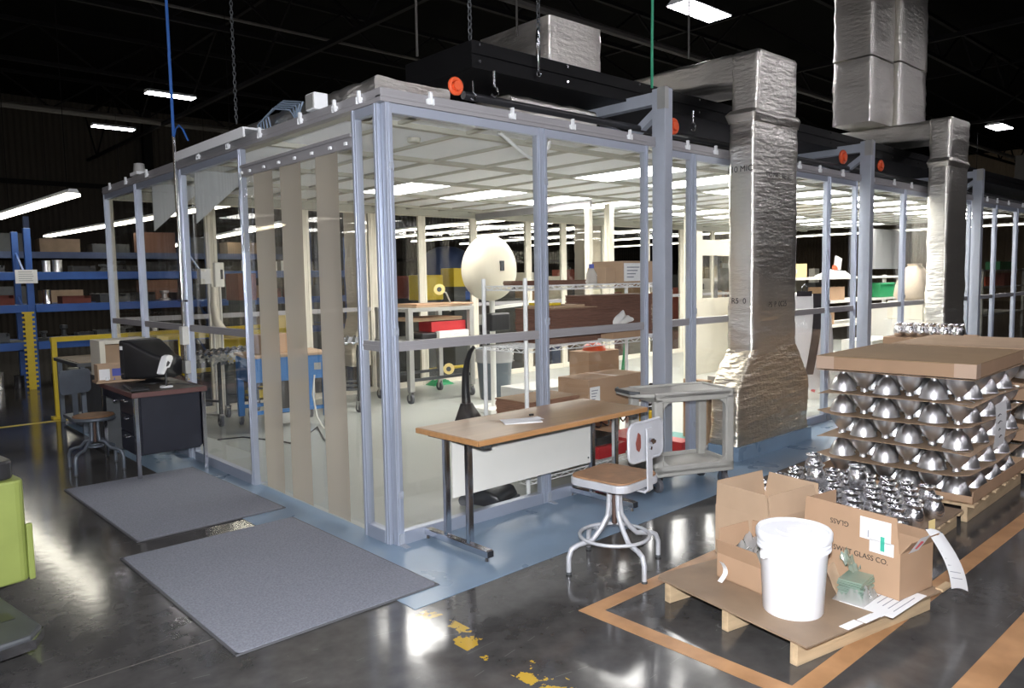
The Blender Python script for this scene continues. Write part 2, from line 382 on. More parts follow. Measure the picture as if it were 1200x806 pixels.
# ================================================================== SETTING
WX0, WX1, WY0, WY1, WH = -14, 46, -16, 27, 8.2
struct('floor', MB().box(WX0, WX1, WY0, WY1, -.2, 0), M_FLOOR)
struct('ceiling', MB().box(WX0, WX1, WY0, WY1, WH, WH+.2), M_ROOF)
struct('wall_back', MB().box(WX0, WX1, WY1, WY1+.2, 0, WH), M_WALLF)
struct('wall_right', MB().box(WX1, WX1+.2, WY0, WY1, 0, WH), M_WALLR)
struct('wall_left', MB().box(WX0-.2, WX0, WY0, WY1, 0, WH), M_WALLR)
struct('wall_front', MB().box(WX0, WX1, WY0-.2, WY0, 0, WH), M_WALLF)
# horizontal girts and a pale sprinkler main along the far wall
g = MB()
for z in (2.6, 5.2): g.box(WX0, WX1, WY1-.16, WY1-.01, z, z+.16)
struct('trim_1', g, M_TRUSS)
g = MB()
for x in (-9, -1, 7, 15): g.box(x-.15, x+.15, WY1-.35, WY1-.01, 0, WH)
struct('trim_2', g, M_TRUSS)
# open web roof trusses
def truss(x=None, y=None, a=0, b=1, z=6.9, h=.9, step=1.3):
    m = MB(); P = (lambda t, zz: (x, t, zz)) if y is None else (lambda t, zz: (t, y, zz))
    m.bar(P(a,z), P(b,z), .09, .09); m.bar(P(a,z+h), P(b,z+h), .09, .09)
    t = a; k = 0
    while t < b-.01:
        m.bar(P(t, z if k%2 else z+h), P(min(b,t+step), z+h if k%2 else z), .045, .045); t += step; k += 1
    return m
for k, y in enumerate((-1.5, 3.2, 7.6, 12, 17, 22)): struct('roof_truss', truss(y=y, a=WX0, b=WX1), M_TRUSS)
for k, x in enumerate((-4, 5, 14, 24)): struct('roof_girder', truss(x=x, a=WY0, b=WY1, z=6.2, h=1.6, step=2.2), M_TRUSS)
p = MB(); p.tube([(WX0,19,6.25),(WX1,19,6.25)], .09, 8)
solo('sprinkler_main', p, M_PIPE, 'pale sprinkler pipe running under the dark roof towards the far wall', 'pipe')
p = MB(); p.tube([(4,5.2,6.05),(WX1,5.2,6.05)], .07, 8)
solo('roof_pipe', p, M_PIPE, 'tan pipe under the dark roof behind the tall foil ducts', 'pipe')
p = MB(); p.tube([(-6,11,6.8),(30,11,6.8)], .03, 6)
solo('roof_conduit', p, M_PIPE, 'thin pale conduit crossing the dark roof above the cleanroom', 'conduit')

# painted apron and the cleanroom floor
struct('floor_apron', MB().prism([(-.46,-.86),(5.2,-.72),(16.4,-.62),(16.4,.03),(.03,.03),(.03,6.4),(-.46,6.4)], 'z', 0, .003), M_APRON)
struct('floor_cleanroom', MB().box(.03, 16.4, .03, 5.92, 0, .004), M_INFLOOR)
# orange floor tape
t = MB()
t.box(.12, 9, -1.53, -1.44, 0, .002); t.box(.12, .215, -2.52, -1.53, 0, .002); t.box(.12, 9, -2.61, -2.52, 0, .002)
t.box(-.3, 9, -3.09, -2.965, 0, .002)
struct('floor_marking', t, M_TAPE)
# yellow line in the aisle beyond the desks
struct('floor_marking', MB().box(-8, 0, 6.75, 6.85, 0, .002), M_YELLOW)

# ================================================================== CLEANROOM
CZ = 2.77          # underside of its ceiling
BW = 5.92          # back wall
CX1 = 16.2
struct('ceiling_cleanroom', MB().box(.03, CX1, .03, BW, CZ, CZ+.03), M_TILE)
gx = [.53+.61*k for k in range(26)]; gy = [.63+1.22*k for k in range(5)]
g = MB()
for x in gx: g.box(x-.018, x+.018, .03, BW, CZ-.022, CZ)
for y in gy: g.box(.03, CX1, y-.030, y+.030, CZ-.035, CZ)
g.box(.03, .10, .03, BW, CZ-.05, CZ); g.box(.03, CX1, .03, .10, CZ-.05, CZ); g.box(.03, CX1, BW-.08, BW-.02, CZ-.10, CZ)
struct('trim_3', g, M_GRID)

# lay-in light panels
cells = []
for i, x in enumerate(gx[:-1]):
    if i >= 5 and i % 2 == 1: cells.append((x, gy[0], 'near', i))
for i, x in enumerate(gx[:-1]):
    if i >= 3 and i % 2 == 1: cells.append((x, gy[2], 'far', i))
nn = {'near':0, 'far':0}
proto = None
for x, y, row, i in cells:
    k = nn[row]; nn[row] += 1
    lab = f'glowing ceiling light panel, {ORD[k]} from the glass corner in the row near the {"front glass" if row=="near" else "back wall"}'
    if proto is None:
        proto = thing('ceiling_light_panel', lab, 'ceiling light', (x+.305, y+.61, CZ-.03), 0, 'lay-in light panels of the cleanroom ceiling')
        part('diffuser', MB().box(-.275,.275,-.56,.56,.004,.012), E_PANEL, proto)
        f = MB()
        for s in (-1,1): f.box(s*.275, s*.287, -.58,.58, 0,.028); f.box(-.287,.287, s*.56, s*.58, 0,.028)
        part('light_frame', f, M_WHITE, proto)
    else:
        dup(proto, (x+.305, y+.61, CZ-.03), 0, lab)
s = MB(); s.cyl((0,0,0),(0,0,-.03),.055,.05,18)
q = at(485,162,'z',CZ-.003)
solo('ceiling_speaker', s, M_GRID, 'small round grey fitting on the cleanroom ceiling near the glass corner', 'ceiling fitting', tuple(q))

# wall panels: aluminium frame with grooved stiles, mid rail, two clear panes
def stile(m, x, z0, z1, w=.05, d=.05):
    m.box(x, x+w, -d/2, d/2, z0, z1)
    m.box(x+w*.36, x+w*.64, -d/2-.006, d/2+.006, z0, z1)
def clear_panel(label, w, loc, rz, group, h=2.72, rail=1.25, top_mat=None, feet=True, conn=True, sw=.05):
    t = thing('clear_wall_panel', label, 'wall panel', loc, rz, group)
    f = MB()
    stile(f, 0, .0, h, sw); stile(f, w-sw, 0, h, sw)
    f.box(sw-.003, w-sw+.003, -.0245, .0245, h-.06, h-.001); f.box(sw-.003, w-sw+.003, -.0285, .0285, 0, .085)
    part('panel_frame', f, top_mat or M_ALU, t, bevel=.004)
    part('mid_rail', MB().box(sw, w-sw, -.018, .018, rail-.03, rail+.03).box(sw, w-sw, -.022, .022, rail-.006, rail+.006), M_HEAD, t)
    part('pane', MB().box(sw-.005, w-sw+.005, -.002, .002, rail+.03, h-.06), M_PANE, t)
    part('pane', MB().box(sw-.005, w-sw+.005, -.002, .002, .085, rail-.03), M_PANE, t)
    if conn:
        for z in (.30, 1.32, 2.32):
            c = MB()
            for xx in (sw*.28, sw*.62):
                c.box(xx, xx+.012, -.038, -.024, z, z+.018); c.box(xx, xx+.012, -.038, -.024, z+.03, z+.048)
            c.box(sw*.2, sw*.9, -.034, -.024, z+.012, z+.04)
            part('connector_clip', c, M_STEEL, t)
    if feet:
        b = MB(); b.prism([(-.025,0),(-.10,0),(-.10,.006),(-.034,.012),(-.034,.075),(-.025,.075)], 'x', sw*.15, sw*.85)
        part('foot_bracket', b, M_STEEL, t)
    return t
bays = [(0,1.31,'corner panel of the cleanroom front, behind the left end of the wooden table'),
        (1.31,2.53,'cleanroom front panel between the middle post and the tall square column, behind the chair'),
        (2.74,3.17,'narrow cleanroom panel just past the tall square column'),
        (3.17,4.62,'cleanroom front panel half hidden by the big foil duct'),
        (4.62,5.75,'cleanroom panel with the white gown behind it'),
        (5.75,6.47,'narrow cleanroom panel just before the second square column'),
        (6.72,7.87,'cleanroom panel with the green bin behind it'),
        (7.87,9.4,'cleanroom panel behind the second foil duct'),
        (9.4,10.4,'cleanroom panel just before the third square column'),
        (10.66,11.6,'cleanroom panel just past the third square column'),
        (11.6,12.75,'cleanroom panel second past the third square column'),
        (12.75,14.4,'cleanroom panel at the far end of the visible front')]
for x0, x1, lab in bays:
    clear_panel('clear ' + lab if not lab.startswith('clear') else lab, x1-x0, (x0,0,0), 0, 'clear panels of the cleanroom front wall')
# left side: y intervals
lb = [(.03,.33,'narrow clear panel between the glass corner and the strip curtain'),
      (2.03,3.40,'clear side panel behind the right edge of the black desk'),
      (3.46,4.72,'clear side panel behind the computer monitor'),
      (4.72,5.92,'clear side panel at the back end, above the box on the desk')]
for y0, y1, lab in lb:
    clear_panel(lab, y1-y0, (0,y0,0), 90, 'clear panels of the cleanroom side wall', conn=False)
# inside posts and panels of the back wall and the partition
bk = [0,1.2,2.5,3.6,4.5,5.55,6.8,7.7,8.85,10.2,11.4,12.6,14,15.4]
for k, (x0, x1) in enumerate(zip(bk[:-1], bk[1:])):
    clear_panel(f'clear back wall panel of the cleanroom, {ORD[k]} from its left back corner', x1-x0, (x0,BW,0), 0, 'clear panels of the cleanroom back wall', top_mat=M_CREAM, feet=False, conn=False, sw=.07)

# grey header rail with white clips
def header(label, L, loc, rz, clips, zoff=2.70, h=.10):
    t = thing('header_rail', label, 'header rail', (loc[0],loc[1],zoff), rz, 'grey header rails along the cleanroom top')
    part('rail', MB().box(0, L, -.03, .03, .02, h).box(0, L, -.034, .034, .045, .06), M_HEAD, t, bevel=.003)
    for x in clips:
        c = MB(); c.box(x-.028, x+.028, -.046, -.028, .045, .075); c.box(x-.009, x+.009, -.05, -.03, .05, .118); c.box(x-.02,x-.012,-.052,-.04,.04,.08); c.box(x+.014,x+.022,-.052,-.04,.04,.08)
        part('clip', c, M_WHITE, t)
    return t
header('grey header rail above the front glass from the corner to the tall column', 2.655, (-.034,0), 0, [.36,1.05,1.65,2.31])
header('grey header rail of the front glass between the first and second columns', 3.80, (2.74,0), 0, [.06,.32,.75,2.3,2.75,3.3])
header('grey header rail of the front glass between the second and third columns', 3.72, (6.72,0), 0, [.12,.75,1.3,2.2,3.1])
header('grey header rail of the front glass past the third column', 4.6, (10.66,0), 0, [.4,.9,1.5,2.3])
header('grey header rail above the strip curtain and side glass', 5.89, (0,5.92), -90, [.35,.95,1.65,3.05,3.7,4.3,4.95,5.42,5.72])
# tall square columns with bracket arms
def column(x, lab, arm=True):
    t = thing('square_column', lab, 'column', (x,-.045,0), 0, 'square columns along the cleanroom front')
    part('post', MB().box(0,.105,-.075,.055,0,3.19), M_STEEL, t, bevel=.004)
    part('base_plate', MB().box(-.03,.135,-.11,.055,0,.014), M_STEEL, t)
    part('end_cap', MB().box(-.004,.045,-.079,.0,3.02,3.194), M_SHEET, t)
    part('arm', MB().box(.01,.095,.055,1.35,3.07,3.17), M_STEEL, t, bevel=.004)
    part('brace', MB().bar((.052,-.03,3.06),(.052,.32,2.83),.07,.06), M_STEEL, t)
    b = MB(); b.bar((.052,.32,2.83),(.052,.62,2.99),.07,.05); b.bar((.052,.60,2.985),(.052,.95,2.985),.07,.05); b.bar((.052,.27,2.82),(.052,.47,2.82),.08,.03)
    part('cross_brace', b, M_STEEL, t)
    return t
column(2.625, 'tall grey square column with roof bracket, between the chair and the foil duct')
column(6.58, 'second grey square column, seen behind the cardboard lid of the pallet stack')
column(10.52, 'third grey square column, seen just right of the second foil duct')

# ------------------------------------------------------------------ strip curtain
sc = thing('strip_curtain', 'doorway curtain of clear and smoky plastic strips beside the glass corner', 'strip curtain', (0,.33,0))
part('track', MB().box(-.02,.02,0,1.70,2.50,2.585).box(-.035,-.02,0,1.70,2.565,2.585), M_HEAD, sc)
def strip(y0, y1, x, mt, z1=2.52, amp=.012, seed=0):
    m = MB()
    def fn(u, v):
        y = y0 + (y1-y0)*u; z = .035 + (z1-.035)*v
        w = math.sin(u*math.pi)*amp*.8 + noise.noise((y*3+seed, z*.8, seed))*amp*(1.4-v)
        return Vector((x+w, y, z))
    m.grid(fn, 8, 26)
    return part('strip', m, mt, sc, smooth=60, fix=False)
for k, (a, b) in enumerate(((.0,.30),(.45,.78),(.98,1.30),(1.42,1.68))): strip(a, b, .012, M_STRIPC, seed=k)
for k, (a, b) in enumerate(((.20,.50),(.715,1.04),(1.165,1.49))): strip(a, b, -.012, M_STRIPS, seed=k+9, z1=2.53)
b = MB()
for y in (.05,.25,.5,.75,1.0,1.25,1.5,1.65): b.box(-.045,-.03,y-.012,y+.012,2.515,2.535)
part('strip_stud', b, M_WHITE, sc)
f = MB(); f.grid(lambda u, v: Vector((-.03-.05*math.sin(u*3.0)+.015*math.sin(v*9), 1.50+.19*u+.02*math.sin(v*7+u*3), 1.9+.62*v)), 8, 12)
part('gathered_strip', f, M_STRIPC, sc, smooth=60, fix=False)

# ledge box on top of the side wall, conduit pole, junction boxes
t = thing('air_unit_ledge', 'flat white-topped ledge on the cleanroom roof edge beside the strip curtain', 'ledge', (-.06,1.73,2.76))
part('ledge_top', MB().box(-.06,.35,0,1.48,.06,.075), M_WHITE, t)
part('ledge_side', MB().box(-.06,-.045,0,1.48,.0,.06), M_WHITE, t)
t = thing('conduit_pole', 'thin conduit pole up the side glass with grey switch boxes behind the desk', 'conduit', (-.075,3.34,0))
part('pipe', MB().cyl((0,0,.76),(0,0,3.0),.016), M_CHROME, t, smooth=40)
part('switch_box', MB().box(-.03,.03,-.045,.045,1.10,1.27), M_OFFW, t, bevel=.006)
part('socket_box', MB().box(-.02,.03,-.05,.05,.83,.95), M_SHEET, t, bevel=.006)
part('pipe_strap', MB().box(-.025,.03,-.06,.06,1.50,1.515), M_CHROME, t)
part('cable_loop', MB().tube([(0,0,2.98),(0,-.06,3.06),(0,-.15,3.08),(0,-.24,3.03),(.03,-.27,2.93)], .007, 6), M_CABLEBLUE, t, smooth=60)
c = MB().tube([(-.05,3.40,1.2),(-.04,3.52,1.22),(-.03,3.62,1.15),(-.03,3.62,.95),(-.03,3.55,.80),(-.05,3.35,.77)], .008, 6)
solo('yellow_cable', c, M_YELLOW, 'yellow cable looping from the switch box down to the desk', 'cable', smooth=60)
c = MB().tube([(-.075,3.34,3.0),(-.08,3.33,5),(-.08,3.34,8.1)], .013, 6)
solo('blue_cable', c, M_CABLEBLUE, 'blue cable dropping from the dark roof to the conduit pole', 'cable', smooth=60)
c = MB()
for k in range(5):
    c.tube([(.02+.02*k,1.78-.02*k,2.80),(.0+.02*k,1.72,2.86+.02*k),(.03+.012*k,1.52-.02*k,2.95+.012*k),(.045+.01*k,1.28-.03*k,2.90+.01*k),(.05,1.2,2.81)], .007, 6)
solo('cable_bundle', c, M_CABLEGREY, 'bundle of grey-blue cables arching over the rail above the strip curtain', 'cables', smooth=60)
t = thing('roof_box', 'small pale box standing on the side rail above the strip curtain', 'junction box', (-.01,.78,2.80))
part('box', MB().box(-.05,.05,-.06,.06,0,.11), M_WHITE, t, bevel=.004); part('cover', MB().box(-.058,-.05,-.05,.05,.01,.10), M_SHEET, t)
t = thing('spot_lamp', 'small grey fitting on a bracket on the far side rail', 'roof fitting', (0,4.62,2.80))
part('bracket', MB().box(-.06,.10,-.10,.12,0,.03), M_WHITE, t); part('housing', MB().cyl((0,0,.03),(0,0,.12),.06,.05,16), M_SHEET, t, smooth=40)
c = MB().tube([at(585,155,'y',.25), at(600,168,'y',.27), at(615,181,'y',.3), at(628,189,'y',.32), at(638,182,'y',.32), at(643,172,'y',.30), at(645,155,'y',.28)], .014, 8)
solo('white_hose', c, M_WHITE, 'white hose sagging below the cleanroom ceiling behind the front glass', 'hose', smooth=60)
# drop curtain baffles hanging below the ceiling at the side door
for k, (y, lab) in enumerate(((3.3,'grey baffle board hanging under the cleanroom ceiling behind the conduit pole'),(4.5,'grey baffle board hanging under the cleanroom ceiling at the back end'))):
    b = MB().prism([(.08,CZ-.06),(.62,CZ-.06),(.08,CZ-.55)], 'y', y, y+.02)
    solo('baffle_board', b, M_BAFFLE, lab, 'board')
# ================================================================== FOIL DUCTS AND ROOF GEAR
def foil(secs, n_per=10, amp=.012, seed=0, r=.03, freq=(2.2,2.2,9), diag=0, cap=True):
    """loft through (centre, ux, uy, hx, hy) sections with wrinkles"""
    m = MB(); rings = []; base = rrect(1, 1, .12, 2, 5)
    for a, b in zip(secs[:-1], secs[1:]):
        for k in range(n_per + (1 if b is secs[-1] else 0)):
            t = k/n_per
            c = Vector(a[0]).lerp(Vector(b[0]), t); ux = Vector(a[1]).lerp(Vector(b[1]), t).normalized(); uy = Vector(a[2]).lerp(Vector(b[2]), t).normalized()
            hx = a[3]+(b[3]-a[3])*t; hy = a[4]+(b[4]-a[4])*t
            pts = rrect(hx, hy, min(r, hx*.4, hy*.4), 2, 8); ring = []
            for x, y in pts:
                P = c + ux*x + uy*y
                q = Vector((P.x*freq[0]+seed, P.y*freq[1], P.z*freq[2] + diag*(P.x+P.y)))
                w = noise.noise(q)*amp + noise.noise(q*2.7)*amp*.5 + abs(noise.noise(Vector((P.x*1.5,P.y*1.5,P.z*3+seed))))*amp*.6
                d = (ux*x/hx + uy*y/hy).normalized()
                ring.append(P + d*w)
            rings.append(ring)
    return m.loft(rings, cap=cap)
X1, Y1, Z1 = Vector((1,0,0)), Vector((0,1,0)), Vector((0,0,1))

def printed(parent, txt, p, xd, yd, size, nm='printed_lettering'):
    text_mesh(nm, txt, size, M_INK, parent, frame_at(p, xd, yd))

# --- big duct in front of the glass
D = Vector((4.04, -.205, 0))
t = thing('foil_duct', 'big shiny foil-wrapped duct dropping from the roof to the floor behind the grey cart', 'duct', tuple(D), 0, 'foil-wrapped ducts on the cleanroom front')
part('riser', foil([((0,0,.93),X1,Y1,.405,.135),((0,0,1.25),X1,Y1,.40,.13),((0,0,2.9),X1,Y1,.40,.13),((0,0,3.10),X1,Y1,.385,.12)], 16, .014), M_FOIL, t, smooth=50)
part('collar', foil([((0,0,3.02),X1,Y1,.40,.13),((0,0,3.09),X1,Y1,.425,.15),((0,0,3.13),X1,Y1,.40,.13)], 4, .016, seed=3), M_FOIL, t, smooth=50)
e = [((0,0,3.08),X1,Y1,.375,.13),((0,.0,3.3),X1,Y1,.36,.13),((0,.01,3.47),X1,(Y1-Z1*.4).normalized(),.35,.17),((0,.10,3.50),X1,(Y1*.4-Z1).normalized(),.33,.17),((0,.30,3.51),X1,-Z1,.32,.15),((0,1.2,3.52),X1,-Z1,.32,.14),((0,3.4,3.50),X1,-Z1,.32,.14)]
m_ = MB()
ebx = foil([((0,0,3.08),X1,Y1,.36,.13),((0,0,3.62),X1,Y1,.345,.14),((0,0,3.645),X1,Y1,.335,.13)], 8, .010, seed=6)
part('elbow', ebx, M_FOIL, t, smooth=50)
part('roof_run', foil([((0,.05,3.51),X1,-Z1,.335,.13),((0,.45,3.535),X1,-Z1,.33,.12),((0,1.6,3.535),X1,-Z1,.33,.12),((0,3.6,3.53),X1,-Z1,.33,.12)], 10, .016, seed=9, freq=(9,3,5)), M_FOIL, t, smooth=50)
part('boot', foil([((0,0,.13),X1,Y1,.655,.14),((0,0,.62),X1,Y1,.65,.145),((0,0,.72),X1,Y1,.60,.145),((0,0,.98),X1,Y1,.395,.135)], 22, .016, seed=12, freq=(3,3,9), diag=8), M_FOILB, t, smooth=50)
part('curb', MB().box(-.68,.68,-.165,.15,0,.13), M_APRON, t, bevel=.006)
printed(t, '110 MIC', (-.423,-.0,2.60), (0,-1,0), (0,0,1), .075)
printed(t, '110 MIC  RE 0C', (.0,-.152,2.56), (1,0,0), (0,0,1), .07)
printed(t, 'R5  0', (-.424,-.0,1.42), (0,-1,0), (0,0,1), .07)
printed(t, 'PS  P  0C25', (0,-.152,1.38), (1,0,0), (0,0,1), .07)
# --- second duct
t2 = thing('foil_duct', 'smaller-looking foil-wrapped duct beyond the second column, behind the pallet stack', 'duct', (8.83,-.205,0), 0, 'foil-wrapped ducts on the cleanroom front')
part('riser', foil([((0,0,.93),X1,Y1,.385,.135),((0,0,1.25),X1,Y1,.38,.13),((0,0,3.10),X1,Y1,.375,.125)], 16, .018, seed=21), M_FOIL, t2, smooth=50)
part('collar', foil([((0,0,3.04),X1,Y1,.38,.13),((0,0,3.10),X1,Y1,.40,.15),((0,0,3.15),X1,Y1,.37,.13)], 4, .014, seed=23), M_FOIL, t2, smooth=50)
part('elbow', foil([((0,0,3.08),X1,Y1,.355,.13),((0,0,3.64),X1,Y1,.345,.14),((0,0,3.67),X1,Y1,.335,.13)], 8, .012, seed=26), M_FOIL, t2, smooth=50)
part('roof_run', foil([((0,.05,3.53),X1,-Z1,.335,.13),((0,.45,3.545),X1,-Z1,.33,.12),((0,1.6,3.545),X1,-Z1,.33,.12)], 10, .018, seed=29, freq=(9,3,5)), M_FOIL, t2, smooth=50)
part('boot', foil([((0,0,.13),X1,Y1,.62,.14),((0,0,.62),X1,Y1,.62,.145),((0,0,.98),X1,Y1,.385,.135)], 22, .016, seed=32, freq=(3,3,9), diag=8), M_FOILB, t2, smooth=50)
part('curb', MB().box(-.64,.64,-.165,.15,0,.13), M_APRON, t2, bevel=.006)
# --- twin risers up to the dark roof
t3 = thing('foil_riser', 'tall foil-wrapped riser climbing to the dark roof, the slimmer of the joined two', 'duct', (8.42,.78,3.695), 0, 'tall foil risers under the roof')
part('lower_section', foil([((0,0,0),X1,Y1,.375,.27),((0,0,.85),X1,Y1,.37,.265)], 12, .014, seed=41), M_FOIL, t3, smooth=50)
part('upper_section', foil([((0,0,.87),X1,Y1,.375,.27),((0,0,2.3),X1,Y1,.37,.265),((0,0,4.5),X1,Y1,.37,.265)], 12, .014, seed=43), M_FOIL, t3, smooth=50)
t4 = thing('foil_riser', 'tall foil-wrapped riser climbing to the dark roof, the wider of the joined two', 'duct', (9.36,.74,3.695), 0, 'tall foil risers under the roof')
part('lower_section', foil([((0,0,0),X1,Y1,.50,.28),((0,0,.90),X1,Y1,.495,.275)], 12, .014, seed=45), M_FOIL, t4, smooth=50)
part('upper_section', foil([((0,0,.92),X1,Y1,.50,.28),((0,0,2.3),X1,Y1,.495,.275),((0,0,4.5),X1,Y1,.495,.275)], 12, .014, seed=47), M_FOIL, t4, smooth=50)
solo('foil_box', foil([((2.95,1.65,3.45),X1,Y1,.36,.5),((2.95,1.65,4.08),X1,Y1,.36,.5)], 12, .014, seed=51), M_FOIL, 'square foil-wrapped duct box poking up behind the black beam', 'duct', smooth=50)
solo('foil_run', foil([((.42,.26,2.885),X1,Z1,.30,.065),((.42,1.2,2.89),X1,Z1,.30,.072),((.42,2.2,2.885),X1,Z1,.30,.07)], 14, .016, seed=55, freq=(4,9,4)), M_FOIL, 'foil-wrapped duct lying on the cleanroom roof above the strip curtain', 'duct', smooth=50)
solo('foil_run', foil([((1.35,.75,2.93),Y1,Z1,.42,.10),((2.3,.75,2.93),Y1,Z1,.42,.10)], 10, .014, seed=57, freq=(9,4,4)), M_FOIL, 'low foil duct under the near end of the black beam', 'duct', smooth=50)

# --- black boxed beam hung over the front wall
bt = thing('black_beam', 'long black boxed beam hung above the cleanroom front edge', 'beam', (.95,.30,3.145))
part('beam_box', MB().box(0,15.5,0,.82,0,.195), M_BLACKM, bt, bevel=.006)
part('flange', MB().box(-.012,15.5,-.012,0,.0,.02).box(-.012,15.5,-.012,0,.10,.115), M_BLACKM, bt)
b = MB()
for k in range(14):
    b.cyl((.06+.9*k,-.012,.165),(.06+.9*k,-.02,.165),.010,n=8); b.cyl((.06+.9*k,-.012,.05),(.06+.9*k,-.02,.05),.010,n=8)
part('bolt_head', b, M_CHROME, bt)
rl = MB().tube([(.75,.16,2.90),(16,.16,2.90)], .028, 10); rl.tube([(2.45,.62,2.98),(16,.62,2.98)], .03, 8)
solo('black_rail', rl, M_BLACK, 'round black rail running under the black beam', 'rail', smooth=60)
# turnbuckles, hooks and valve wheels on the beam
def hook(name, lab, p, s=1, wheel=None, grp='hooks under the black beam'):
    t = thing(name, lab, 'hook', p, 0, grp)
    part('shank', MB().cyl((0,0,0),(0,0,-.10*s),.010*s,n=8), M_CHROME, t)
    part('hook_bend', MB().tube([(0,0,-.10*s)]+[(.032*s*math.sin(R(a)),0,-.14*s+.035*s*math.cos(R(a))) for a in range(0,260,26)], .009*s, 6), M_CHROME, t, smooth=60)
    return t
hook('steel_hook', 'bright steel hook under the black beam near its end', tuple(at(579,83,'y',.12)))
hook('steel_hook', 'bright steel hook under the black beam between the tall column and the foil duct', tuple(at(812,130,'y',.12)))
hook('steel_hook', 'dark ring hook beside the orange wheel under the beam end', tuple(at(554,95,'y',.12)), .7)
def wheel(lab, p, s=1):
    t = thing('orange_valve_wheel', lab, 'valve wheel', p, 0, 'orange wheels under the black beam')
    part('rim', MB().tube([(.055*s*math.cos(R(a)),0,.055*s*math.sin(R(a))) for a in range(0,360,24)], .018*s, 8, closed=True), M_ORANGE, t, smooth=60)
    part('hub', MB().cyl((0,-.03*s,0),(0,.03*s,0),.035*s).bar((-.05*s,0,0),(.05*s,0,0),.015*s,.02*s).bar((0,0,-.05*s),(0,0,.05*s),.015*s,.02*s), M_ORANGE, t)
wheel('orange wheel under the near end of the black beam', tuple(at(534,101,'y',.08)), .85)
wheel('orange wheel between the tall column and the foil duct', tuple(at(789,148,'y',.08)))
wheel('orange wheel above the arm of the second column', tuple(at(988,184,'y',.08)), 1.15)
wheel('orange wheel just right of the second column', tuple(at(1032,194,'y',.08)))
t = thing('turnbuckle', 'silver turnbuckle joining a chain to the side of the black beam', 'turnbuckle', tuple(at(631,86,'y',.275)))
part('eye', MB().tube([(.02*math.cos(R(a)),0,.02*math.sin(R(a))) for a in range(0,360,30)], .008, 6, closed=True), M_CHROME, t, smooth=60)
part('barrel', MB().tube([(0,0,.02),(0,0,.10),(0,0,.12),(0,0,.28),(0,0,.33)], [.008,.010,.020,.018,.008], 10), M_CHROME, t, smooth=60)
p = tuple(at(631,36,'y',.275))
def chain(name, lab, x, y, z0, z1, mt=M_DARKMETAL, s=.035):
    m = MB(); z = z0; k = 0
    while z < z1:
        ring = [((s*.42*math.cos(R(a)) if k%2 else 0), (0 if k%2 else s*.42*math.cos(R(a))), s*.8*math.sin(R(a))) for a in range(0,360,45)]
        m.tube([Vector((x,y,z))+Vector(q) for q in ring], s*.14, 4, closed=True); z += s*1.25; k += 1
    solo(name, m, mt, lab, 'chain', smooth=60)
chain('hanging_chain', 'dark chain above the turnbuckle of the black beam', p[0], p[1], p[2], 6.9)
q = at(551,48,'y',.32); chain('hanging_chain', 'dark chain holding the near corner of the black beam', q[0], q[1], 3.36, 6.9)
q = at(277,140,'x',.1); chain('hanging_chain', 'thin dark chain hanging above the cable bundle', q[0], q[1], 3.0, 7.5, s=.028)
def rod(lab, u, v, plane, val, z1=7.0, r=.010, mt=M_PIPE):
    q = at(u, v, plane, val); solo('hanger_rod', MB().cyl((0,0,0),(0,0,z1-q[2]), r, n=8), mt, lab, 'rod', tuple(q), smooth=60)
rod('pale hanger rod at the black beam end, from the dark roof', 489, 66, 'y', 1.05)
rod('pale hanger rod beside the foil box behind the beam', 606, 42, 'y', 1.2)
rod('pale hanger rod under the bright lamp above the big duct', 807, 68, 'y', .6)
c = MB().tube([at(764,103,'y',.0), at(764,60,'y',.0), at(765,-40,'y',0)], .012, 6)
solo('green_cable', c, M_CABLEGRN, 'green cable dropping from the roof to the top of the tall column', 'cable', smooth=60)
t = thing('tan_post', 'short tan steel post under the roof at the far right', 'post', tuple(at(1196,222,'y',2.2)))
part('post_shaft', MB().box(-.12,.12,-.12,.12,0,.9), M_PIPE, t); part('flange', MB().box(-.16,.16,-.16,.16,-.03,0), M_PIPE, t)

# --- high bay fixtures
def bay_light(lab, p, L=1.2, rz=0, W=.34, group='high bay lamps of the hall', wires=True):
    t = thing('bay_lamp', lab, 'lamp', tuple(p), rz, group)
    part('reflector', MB().prism([(-W/2,0),(W/2,0),(W*.28,.07),(-W*.28,.07)], 'x', -L/2, L/2), M_WHITE, t)
    part('tube_window', MB().box(-L/2+.02, L/2-.02, -W/2+.02, W/2-.02, -.012, -.002), E_BAY, t)
    for s_ in (-1,1): part('suspension_wire', MB().cyl((s_*L*.35,0,.07),(s_*L*.35,0,WH-p[2]-.02),.006,n=6), M_TRUSS, t)
    return t
bay_light('lit hall lamp hanging to the left of the blue cable', at(200,112,'z',6.1), 1.1)
bay_light('lit hall lamp lowest and left above the racks', at(133,150,'z',6.1), 1.1)
bay_light('bright lit hall lamp above the big foil duct', at(820,13,'z',5.6), 1.1, 0, .42)
bay_light('lit hall lamp at the far right beyond the twin risers', at(1171,149,'z',6.1), 1.1, 0, .5)
